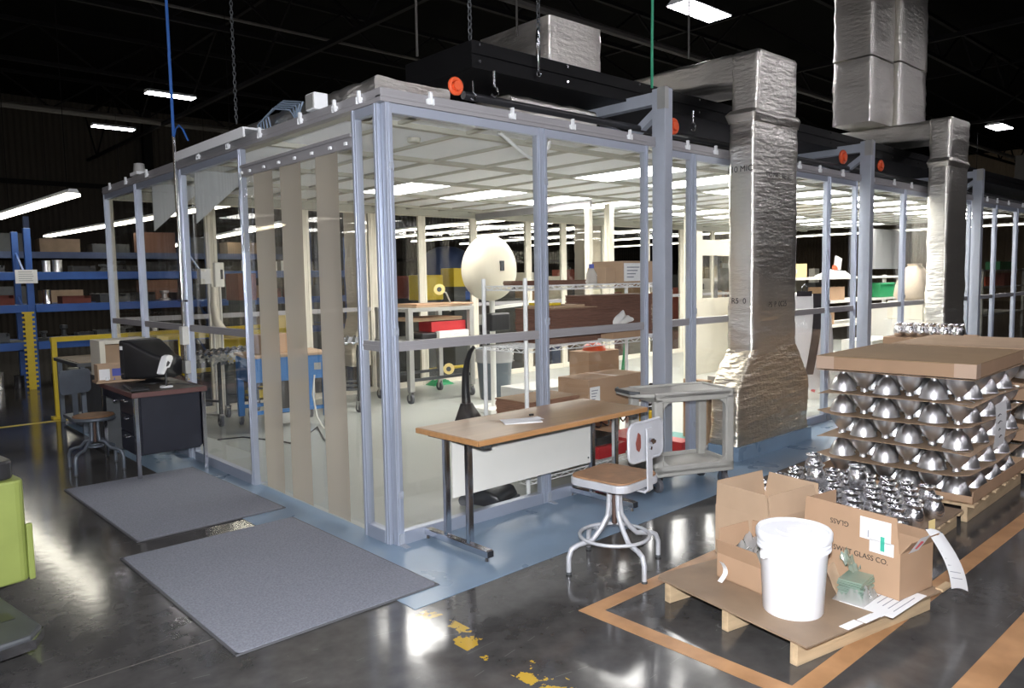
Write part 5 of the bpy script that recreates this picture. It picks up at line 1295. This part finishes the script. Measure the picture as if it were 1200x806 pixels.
part('grab_rail', MB().tube([(1.25,-.08,1.0),(1.25,-.08,1.62),(1.30,-.08,1.66),(1.6,-.08,1.66)], .03, 8), M_OFFW, t, smooth=60)
part('pillar_trim', MB().box(.70,.80,-.02,.0,1.28,2.0), M_CHROME, t)
solo('green_pole', MB().cyl((0,0,0),(.25,.0,1.35),.022,n=10), M_GREEN, 'green pole leaning inside the cleanroom beside the tall column', 'pole', (3.0,.75,.005), smooth=40)
t = thing('yellow_mop_bucket', 'yellow plastic tub behind the grey cart window', 'tub', (3.15,.42,.004)); part('tub_body', MB().loft([[Vector((x*s_,y*s_,z)) for x, y in rrect(.14,.11,.03,3,2)] for s_, z in ((.8,0),(.9,.2),(1,.42))]), M_YELLOW, t, smooth=40); part('tub_rim', MB().tube([(x,y,.42) for x, y in rrect(.145,.115,.03,3,2)], .012, 6, closed=True), M_YELLOW, t, smooth=60); part('black_mop', MB().lathe([(.001,.30),(.07,.32),(.09,.42),(.06,.58),(.02,.66),(.001,.66)], n=16), M_BLACK, t, smooth=40)
stackbox('red_tray', 'red tray on the cleanroom floor behind the grey cart', 'tray', 3.32,3.5,.2,.5,.004,.10, M_RED)
stackbox('teal_tray', 'teal tray on the cleanroom floor beside the red tray behind the cart', 'tray', 3.52,3.75,.3,.6,.004,.09, M_TEAL)
stackbox('tan_board', 'tan board leaning upright behind the grey cart', 'board', 3.62,3.70,.12,.40,.004,.66, M_CARD)
stackbox('grey_ladder_rack', 'pale grey rack upright seen through the cart window', 'rack', 3.95,4.15,.14,.34,.004,.66, M_GREYP)

# ---- hanging gown and supplies behind the foil duct
q = at(940,342,'y',.42)
t = thing('white_gown', 'white gown with a black front band hanging behind the glass, right of the foil duct', 'gown', (q.x,.42,0), -42)
top = q.z
rings = []
for z, w, d in ((top-1.15,.33,.10),(top-.7,.31,.10),(top-.35,.27,.09),(top-.12,.22,.07),(top-.03,.13,.05),(top,.06,.035)):
    rr_ = rrect(w,d,.05,4,5)
    rings.append([Vector((x, y+.018*math.sin(x*38+z*2)*(1 if z < top-.1 else .2), z)) for x, y in rr_])
part('gown_body', MB().loft(rings), M_CLOTH, t, smooth=70)
part('black_band', MB().grid(lambda u, v: Vector((.02+.10*u+.10*math.sin(v*1.9)-.02, -.115-.0*v + .03*(v), top-.02-.95*(1-v) if False else top-.97+.95*v)), 3, 14), M_CLOTHBLK, t, smooth=60, fix=False)
part('collar', MB().grid(lambda u, v: Vector((-.09+.18*u, -.07-.015*math.sin(u*3.1), top-.05+.06*v)), 8, 2), M_CLOTHBLK, t, fix=False)
for s_ in (-1,1): part('sleeve', MB().tube([(s_*.18,0,top-.08),(s_*.27,-.01,top-.3),(s_*.31,-.01,top-.6),(s_*.32,-.01,top-.78)], [.07,.075,.06,.055], 10), M_CLOTH, t, smooth=60)
part('hanger', MB().tube([(0,0,top+.01),(0,0,top+.06),(.03,0,top+.09),(.05,0,top+.06)], .006, 6), M_CHROME, t, smooth=60)
q = at(963,450,'y',.75)
t = thing('printed_bag', 'white plastic bag with red printed marks standing below the white gown', 'bag', (q.x,.75,.004), -42)
part('bag_body', MB().loft([[Vector((x,y+.02*noise.noise(Vector((x*6,z*6,3))),z)) for x, y in rrect(w,.10,.04,3,5)] for z, w in ((0,.24),(.25,.27),(.5,.25),(.62,.2))]), M_OFFW, t, smooth=60)
mk = MB()
for k in range(9): mk.cbox((-.16+.16*(k%3), -.113, .12+.17*(k//3)), (.05,.01,.035), (0, 20, 0))
part('red_mark', mk, M_INKRED, t)
# shelves further right (wire shelf with boxes, seen through the glass)
def work_shelf(lab, x, y, L, D, levels, h, mt=M_OFFW):
    t = thing('work_shelf', lab, 'shelving', (x,y,0))
    for a in (0,L):
        for b in (0,D): part('post', MB().box(a-.03,a+.03,b-.03,b+.03,0.004,h), mt, t)
    for z in levels: part('shelf_board', MB().box(-.03,L+.03,-.03,D+.03,z-.04,z), mt, t)
    return t
q = at(930,326,'y',2.2); wx = q.x
work_shelf('long pale work shelf seen through the glass past the foil duct', wx-.5, 2.2, 5.6, .6, [.12,.75,1.18,1.60], 1.62)
stackbox('yellow_crate', 'yellow crate on the work shelf just right of the foil duct', 'crate', wx-.35, wx+.55, 2.25,2.7, 1.602,1.83, M_MANILA, label=(.5,.62,.3,.6))
stackbox('cardboard_divider', 'tan cardboard panel with papers standing under the yellow crate', 'board', wx-.4, wx+1.0, 2.4,2.5, .752,1.138, M_CARD2, label=(.3,.7,.2,.8))
stackbox('brown_carton', 'brown carton on the middle board of the work shelf behind the second column', 'carton', wx+1.5, wx+2.1, 2.3,2.7, 1.182,1.42, M_CARD)
stackbox('brown_carton', 'brown carton on the low board of the work shelf right of the white gown', 'carton', wx+1.2, wx+1.7, 2.3,2.7, .752,1.0, M_CARD)
t = thing('white_bag', 'crumpled white bag with an orange tip on the work shelf beside the second column', 'bag', (wx+1.95,2.45,1.602)); part('bag_body', MB().grid(bagfn(21,.8,.4,0,.16), 16, 12), M_PAPER, t, smooth=70, fix=False); part('paper_flag', MB().cbox((.18,0,.25),(.22,.03,.22),(0,14,0)), M_PAPER, t); part('orange_tip', MB().cbox((.02,-.02,.16),(.10,.06,.06),(0,30,0)), M_ORANGE, t)
t = thing('green_bin', 'green plastic bin on the work shelf right of the second column', 'bin', (wx+3.9,2.4,1.185)); part('bin_body', MB().loft([[Vector((x*s_,y*s_,z)) for x, y in rrect(.48,.2,.03,3,2)] for s_, z in ((.93,0),(1,.26))]), M_GREEN, t, smooth=40); part('bin_rim', MB().tube([(x,y,.26) for x, y in rrect(.49,.21,.03,3,2)], .02, 6, closed=True), M_GREEN, t, smooth=60)
q = at(1038,293,'y',3.4)
stackbox('white_board', 'white board hanging inside behind the glass, left of the second foil duct', 'board', q.x-.75,q.x+.75,3.4,3.44,1.75,2.66, M_PAPER)
q = at(1072,318,'y',.9)
t = thing('beige_sack', 'beige sack slumped on boxes behind the glass, beside the second foil duct', 'sack', (q.x,.9,1.2)); part('sack_body', MB().loft([[Vector((x*(1+.25*noise.noise(Vector((x*4,y*4,z*3+2)))), y+.05*noise.noise(Vector((x*5,z*5,y))), z)) for x, y in rrect(w,w*.7,w*.4,4,3)] for z, w in ((0,.27),(.08,.33),(.25,.32),(.40,.27),(.50,.20),(.56,.12),(.60,.14))]), mat('beige_sacking', (.55,.45,.34), .85, var=.15), t, smooth=70); part('carton_base', MB().box(-.38,.38,-.28,.28,-.30,0), M_CREAM, t, bevel=.02); part('stand', MB().box(-.45,.45,-.3,.3,-1.19,-.30), M_OFFW, t)
stackbox('grey_cabinet', 'pale grey cabinet under the green bin, seen through the glass', 'cabinet', wx+2.3, wx+5.0, 1.5,2.0, .005,1.10, M_OFFW)
stackbox('plastic_tub', 'pale tub with bags low behind the glass right of the second column', 'tub', wx+.9, wx+2.0, 1.3,1.8, .005,.55, M_OFFW)
work_shelf('grey shelf of bins behind the glass past the third column', at(1148,350,'y',2.7).x, 2.65, at(1196,350,'y',2.7).x-at(1148,350,'y',2.7).x, 1.2, [.5,1.24,1.70], 1.72, M_SHEET)
stackbox('orange_bins', 'row of orange parts bins behind the glass past the third column', 'bins', *sorted((at(1155,335,'y',3).x, at(1185,335,'y',3).x)), 3.0,3.3, 1.242,1.5, M_ORANGE)
stackbox('red_bins', 'dark red parts bin behind the glass past the third column', 'bins', *sorted((at(1172,335,'y',2.8).x, at(1182,335,'y',2.8).x)), 2.7,2.95, 1.242,1.6, M_RUST)
stackbox('green_bin', 'green bin on a shelf behind the glass past the third column', 'bin', *sorted((at(1172,311,'y',3.4).x, at(1192,311,'y',3.4).x)), 3.4,3.8, 1.702,1.95, M_GREEN)
# ================================================================== RACKS AND HALL BEYOND
RY0 = 10.6
t = thing('pallet_rack', 'blue pallet rack with orange-free blue beams along the far aisle, left of the cleanroom', 'rack', (0,RY0,0))
t['label'] = 'blue pallet rack along the far aisle, seen left of and through the cleanroom'
for x in (-2.9, .02, 2.95, 5.9):
    for y in (0, 1.05):
        part('upright', MB().box(x-.05,x+.05,y,y+.08,0,2.62), M_BLUE, t, bevel=.006)
    br = MB()
    for k in range(3): br.bar((x,.08,.2+.75*k),(x,1.05,.75+.75*k),.03,.03)
    part('frame_brace', br, M_BLUE, t)
for z in (.70, 1.31, 1.84):
    for x0, x1 in ((-2.85,-.03),(.07,2.9),(3.0,5.85)):
        part('beam', MB().box(x0,x1,-.03,.03,z-.06,z+.07), M_BLUE, t, bevel=.006)
        part('beam', MB().box(x0,x1,1.05,1.11,z-.06,z+.07), M_BLUE, t)
        part('deck', MB().box(x0,x1,.03,1.05,z+.03,z+.06), M_DARKMETAL, t)
# paper sign on the rack upright
q = at(31,324,'y',RY0-.05)
t = thing('rack_sign', 'white printed sign hung on the blue rack upright', 'sign', (q.x,RY0-.045,q.z))
part('sign_board', MB().box(-.155,.155,-.005,.005,-.11,.11), M_PAPER, t)
l = MB()
for k in range(5): l.box(-.11,.08+.01*(k%3),-.0065,-.005,.07-.035*k,.078-.035*k)
part('sign_print', l, M_INKGREY, t)
# yellow toothed column guard
q = at(39,456,'z',0)
t = thing('column_guard', 'yellow toothed post guard in front of the rack upright', 'guard', (q.x,q.y,0))
tooth = [(0,0)]; 
pts = [(-.05,0),(.05,0)]; z = 0
right, left = [], []
while z < 1.22:
    right += [(.05,z),(.05,z+.035),(.085,z+.035),(.085,z+.065),(.05,z+.065)]; left += [(-.05,z),(-.05,z+.035),(-.085,z+.035),(-.085,z+.065),(-.05,z+.065)]; z += .075
part('toothed_strip', MB().prism(right + left[::-1], 'y', -.02, .02), M_YELLOW, t)
# goods on the rack: boxes, tins and castings, each one its own
rg = random.Random(11)
box_me = {}
def goods(x, y, z, kind, mt, sx, sy, sz, lab, grp):
    if kind == 'box':
        m = MB().box(-sx/2,sx/2,-sy/2,sy/2,0,sz)
        t = solo('stored_carton', m, mt, lab, 'carton', (x,y,z), rg.uniform(-6,6), grp, bevel=.006)
    elif kind == 'tin':
        m = MB().lathe([(.001,0),(sx/2,0),(sx/2,.01),(sx/2*.97,.02),(sx/2*.97,sz-.02),(sx/2,sz-.01),(sx/2,sz),(sx/2*.9,sz-.008),(.001,sz-.008)], n=20)
        t = solo('metal_tin', m, mt, lab, 'tin', (x,y,z), 0, grp, smooth=35)
    elif kind == 'casting':
        m = MB().lathe([(.001,0),(sx*.5,0),(sx*.5,sz*.2),(sx*.25,sz*.3),(sx*.22,sz*.7),(sx*.38,sz*.8),(sx*.38,sz),(.001,sz)], n=18)
        t = solo('metal_casting', m, mt, lab, 'casting', (x,y,z), 0, grp, smooth=35)
    else:
        m = MB().box(-sx/2,sx/2,-sy/2,sy/2,0,.02).box(-sx/2,-sx/2+.015,-sy/2,sy/2,.02,sz).box(sx/2-.015,sx/2,-sy/2,sy/2,.02,sz).box(-sx/2+.015,sx/2-.015,-sy/2,-sy/2+.015,.02,sz*.7).box(-sx/2+.015,sx/2-.015,sy/2-.015,sy/2,.02,sz)
        t = solo('parts_bin', m, mt, lab, 'bin', (x,y,z), rg.uniform(-4,4), grp)
mname = {'box':'carton','tin':'tin','casting':'casting','bin':'open bin'}
pal = {'box':[(M_DKBROWN,'dark brown'),(M_CARD,'brown'),(M_DARKMETAL,'dark grey'),(M_HARDB,'drab brown')], 'tin':[(M_BELL,'silver'),(M_CHROME,'bright silver'),(M_BLACK,'black')], 'casting':[(M_DARKMETAL,'dark'),(M_BELL,'silver'),(M_SHEET,'grey')], 'bin':[(M_BLACK,'black'),(M_DARKMETAL,'dark grey'),(M_RUST,'rusty red')]}
for z, lev, grp in ((.76,'lowest beam','goods on the lowest rack level'),(1.37,'middle beam','goods on the middle rack level'),(1.90,'top beam','goods on the top rack level'),(.0,'floor','goods on the floor under the rack')):
    x = -1.6; cnt = 0
    while x < 5.6:
        kind = rg.choice(['box','tin','tin','casting','bin','bin']) ; mt, cn = rg.choice(pal[kind])
        if z == 1.90: kind = rg.choice(['casting','bin','tin']); mt, cn = pal[kind][0]; 
        sx = {'box':rg.uniform(.25,.5),'tin':rg.uniform(.12,.18),'casting':rg.uniform(.16,.3),'bin':rg.uniform(.25,.45)}[kind]
        szm = .22 if z == 1.90 else .40
        sz = min(szm, {'box':rg.uniform(.14,.4),'tin':rg.uniform(.18,.3),'casting':rg.uniform(.12,.25),'bin':rg.uniform(.10,.2)}[kind])
        if -.18 < x+sx/2 < .22: pass
        if cnt < 19 and not any(abs(x+sx/2-ux) < sx/2+.09 for ux in (.02,2.95)):
            side = 'left of' if x < 0 else 'right of'
            goods(x+sx/2, RY0+.35+rg.uniform(-.15,.25), z+(.001), kind, mt, sx, rg.uniform(.25,.45), sz, f'{cn} {mname[kind]} on the blue rack {"floor" if z==0 else lev}, {ORD[cnt]} along from its left', grp)
        x += sx + rg.uniform(.03,.16); cnt += 1
# second rack behind, only its top
t = thing('pallet_rack', 'second dark blue rack farther back beyond the first blue rack', 'rack', (0,15.5,0))
for x in (-2.5,.9,4.3,7.6): part('upright', MB().box(x-.05,x+.05,0,.1,0,3.2), M_DOME, t)
for z in (1.15,2.3): part('beam', MB().box(-2.5,7.6,-.03,.03,z,z+.14), M_DOME, t); part('deck', MB().box(-2.5,7.6,.11,.9,z+.10,z+.14), M_DARKMETAL, t)
for k, z in enumerate((1.25,2.40)):
    for j in range(9):
        stackbox('stored_carton', f'dark carton on the far blue rack, {ORD[j]} along the {"lower" if k==0 else "upper"} beam', 'carton', -2.0+1.05*j, -1.2+1.05*j, 15.63,16.15, z+.042, z+.04+.2+.1*((j*7)%4), [M_DARKMETAL,M_DKBROWN,M_DARKMETAL,M_HARDB][j%4], 0, 'goods on the far rack')
# machines and cabinets beyond the back glass
def hall_box(name, lab, cat, u0, u1, v0, v1, y, D, mt, group=None):
    a = at(u0, v1, 'y', y); b = at(u1, v0, 'y', y)
    zz = max(0, a.z)
    t = thing(name, lab, cat, (a.x, y, 0), 0, group)
    part('body', MB().box(0, b.x-a.x, 0, D, zz, b.z), mt, t, bevel=.01)
    if zz > .05: part('stand', MB().box(.02, b.x-a.x-.02, .03, D-.03, 0, zz), M_DARKMETAL, t)
    return t
q0 = at(524,330,'y',9.0)
t = thing('domed_machine', 'deep blue dome-topped machine behind the back glass, left of the globe', 'machine', (q0.x,9.0,0))
part('dome', MB().lathe([(.62,0),(.62,1.72),(.60,1.95),(.52,2.14),(.38,2.28),(.2,2.36),(.001,2.38)], n=28), M_DOME, t, smooth=50)
part('cover_cloth', MB().box(.55,1.5,-.2,.5,1.5,2.2), M_DOME, t, bevel=.05)
hall_box('yellow_cabinet', 'yellow cabinet left of the dome-topped blue machine', 'cabinet', 494, 519, 322, 352, 7.6, .4, M_YELLOW)
hall_box('yellow_cabinet', 'yellow cabinet between the dome-topped blue machine and the globe', 'cabinet', 532, 547, 314, 336, 7.4, .4, M_YELLOW)
hall_box('blue_bench', 'blue bench with parts behind the back glass under the yellow cabinets', 'bench', 527, 560, 341, 352, 7.8, .4, M_BLUE)
hall_box('red_machine', 'red framed machine behind the back glass near the second back post', 'machine', 462, 483, 323, 350, 8.4, .5, M_RUST)
hall_box('yellow_machine', 'yellow framed machine behind the back glass, seen past the conveyor', 'machine', 262, 290, 395, 425, 6.6, .5, M_YELLOW)
hall_box('yellow_bin', 'yellow tub on the floor behind the back glass, under the conveyor', 'tub', 292, 345, 452, 468, 6.5, .4, M_YELLOW)
hall_box('yellow_barrier', 'yellow low barrier behind the back glass under the metal bench', 'barrier', 497, 560, 426, 436, 6.6, .12, M_YELLOW)
hall_box('amber_stack', 'amber stack of goods behind the back glass, seen between the curtain strips', 'goods', 327, 336, 365, 392, 6.8, .5, M_MANILA)
hall_box('orange_machine', 'orange and grey machine behind the back glass above the conveyor', 'machine', 280, 300, 320, 352, 8.0, .5, M_RUST)
t = thing('hall_rail', 'yellow guard rail running behind the cleanroom back glass', 'rail', (.4,6.35,0))
for x in (-.3, 1.0, 2.2): part('post', MB().box(x-.03,x+.03,-.03,.03,0,1.0), M_YELLOW, t)
part('top_rail', MB().box(-.3,2.2,-.03,.03,.95,1.02), M_YELLOW, t)
rh = random.Random(5)
hk = [('tan carton',M_CARD2),('brown carton',M_CARD),('grey machine',M_DARKMETAL),('pale cabinet',M_CREAM),('blue crate',M_BLUE),('silver drum',M_SHEET),('red crate',M_RUST),('dark cabinet',M_DARKMETAL)]
for k in range(34):
    nm, mt = hk[(k*5+k//8) % 8]
    x = 6.6 + 1.3*(k%17) + rh.uniform(-.08,.08); y = rh.uniform(10.3,10.8) if k < 17 else rh.uniform(12.6,13.2)
    w, d, h = rh.uniform(.5,1.0), rh.uniform(.4,.8), rh.uniform(.8,1.9)
    t = thing(nm.split()[1] if nm.split()[1] != 'drum' else 'steel_drum', f'{nm} standing in the hall beyond the back glass, {ORD[k%17]} along the {"near" if k < 17 else "farther"} row', nm.split()[1], (x,y,0), rh.uniform(-15,15), 'goods standing beyond the back glass')
    if 'drum' in nm: part('drum_body', MB().lathe([(.001,0),(.29,0),(.29,.3),(.30,.31),(.29,.32),(.29,.6),(.30,.61),(.29,.62),(.29,.88),(.001,.88)], n=24), mt, t, smooth=35)
    else:
        part('body', MB().box(-w/2,w/2,-d/2,d/2,.08,h*.7), mt, t, bevel=.01); part('upper_body', MB().box(-w*.35,w*.35,-d*.3,d*.3,h*.7,h), M_DARKMETAL if k%2 else M_OFFW, t, bevel=.01)
        part('plinth', MB().box(-w/2+.03,w/2-.03,-d/2+.03,d/2-.03,0,.08), M_BLACK, t)
# tall yellow post far right, clutter beyond the right part of the room
for k in range(10):
    nm, mt = hk[(k*3) % 8]; x = 14+2.2*k
    stackbox('storage_cabinet', f'{nm.split()[0]} storage cabinet against the far hall, {ORD[k]} beyond the cleanroom end', 'cabinet', x, x+1.3, 15+.5*(k%3), 15.8+.5*(k%3), 0, 1.5+.25*(k%4), mt, 0, 'cabinets in the far hall')
# ================================================================== LIGHT
def area(name, loc, sx, sy, power, col=(1,.95,.84), rot=(0,0,0)):
    l = bpy.data.lights.new(name, 'AREA'); l.shape = 'RECTANGLE'; l.size = sx; l.size_y = sy; l.energy = power; l.color = col
    o = bpy.data.objects.new(name, l); COL.objects.link(o); o.location = loc; o.rotation_euler = [R(a) for a in rot]; return o
# camera flash, just above the lens
fl = bpy.data.lights.new('camera_flash', 'POINT'); fl.energy = 800; fl.shadow_soft_size = .035; fl.color = (.93,.95,1)
fo = bpy.data.objects.new('camera_flash', fl); COL.objects.link(fo); fo.location = CO + CU*.16 - CF*.02
# added unseen hall lamps behind and beside the camera, brightening floor and foil
for x in (-9,-4.5,0,4.5,9,14):
    for y in (-12,-7.5,-3.5):
        bay_light(f'added unseen hall lamp behind the camera, brightening the floor', (x+1.1,y,5.9), 1.2, 0, .34)
for x in (-11.5,-7.5):
    for y in (0,4,8): bay_light(f'added unseen hall lamp behind the camera, brightening the floor', (x,y,5.9), 1.2, 90, .34)  # unseen left rows, added so the foil has something bright to catch
for y in (-6.5,-2.2):
    strip_light('added unseen strip light left of the view, brightening foil and metal', (-9.5,y+1.0,3.6), (-5.2,y+1.0,3.6), drop=4, w=.2)  # two more unseen strips, added as extra light from the left
W = bpy.data.worlds.new('hall_air'); SC.world = W; W.use_nodes = True
W.node_tree.nodes['Background'].inputs['Color'].default_value = (.55,.6,.75,1); W.node_tree.nodes['Background'].inputs['Strength'].default_value = .003
SC.view_settings.view_transform = 'Standard'; SC.view_settings.look = 'None'; SC.view_settings.gamma = 1; SC.view_settings.exposure = 0.6
SC.view_settings.use_curve_mapping = False
cy = SC.cycles
cy.max_bounces = 10; cy.transparent_max_bounces = 32; cy.glossy_bounces = 5; cy.diffuse_bounces = 4; cy.transmission_bounces = 6
cy.sample_clamp_indirect = 6; cy.caustics_reflective = False; cy.caustics_refractive = False
cy.use_denoising = True
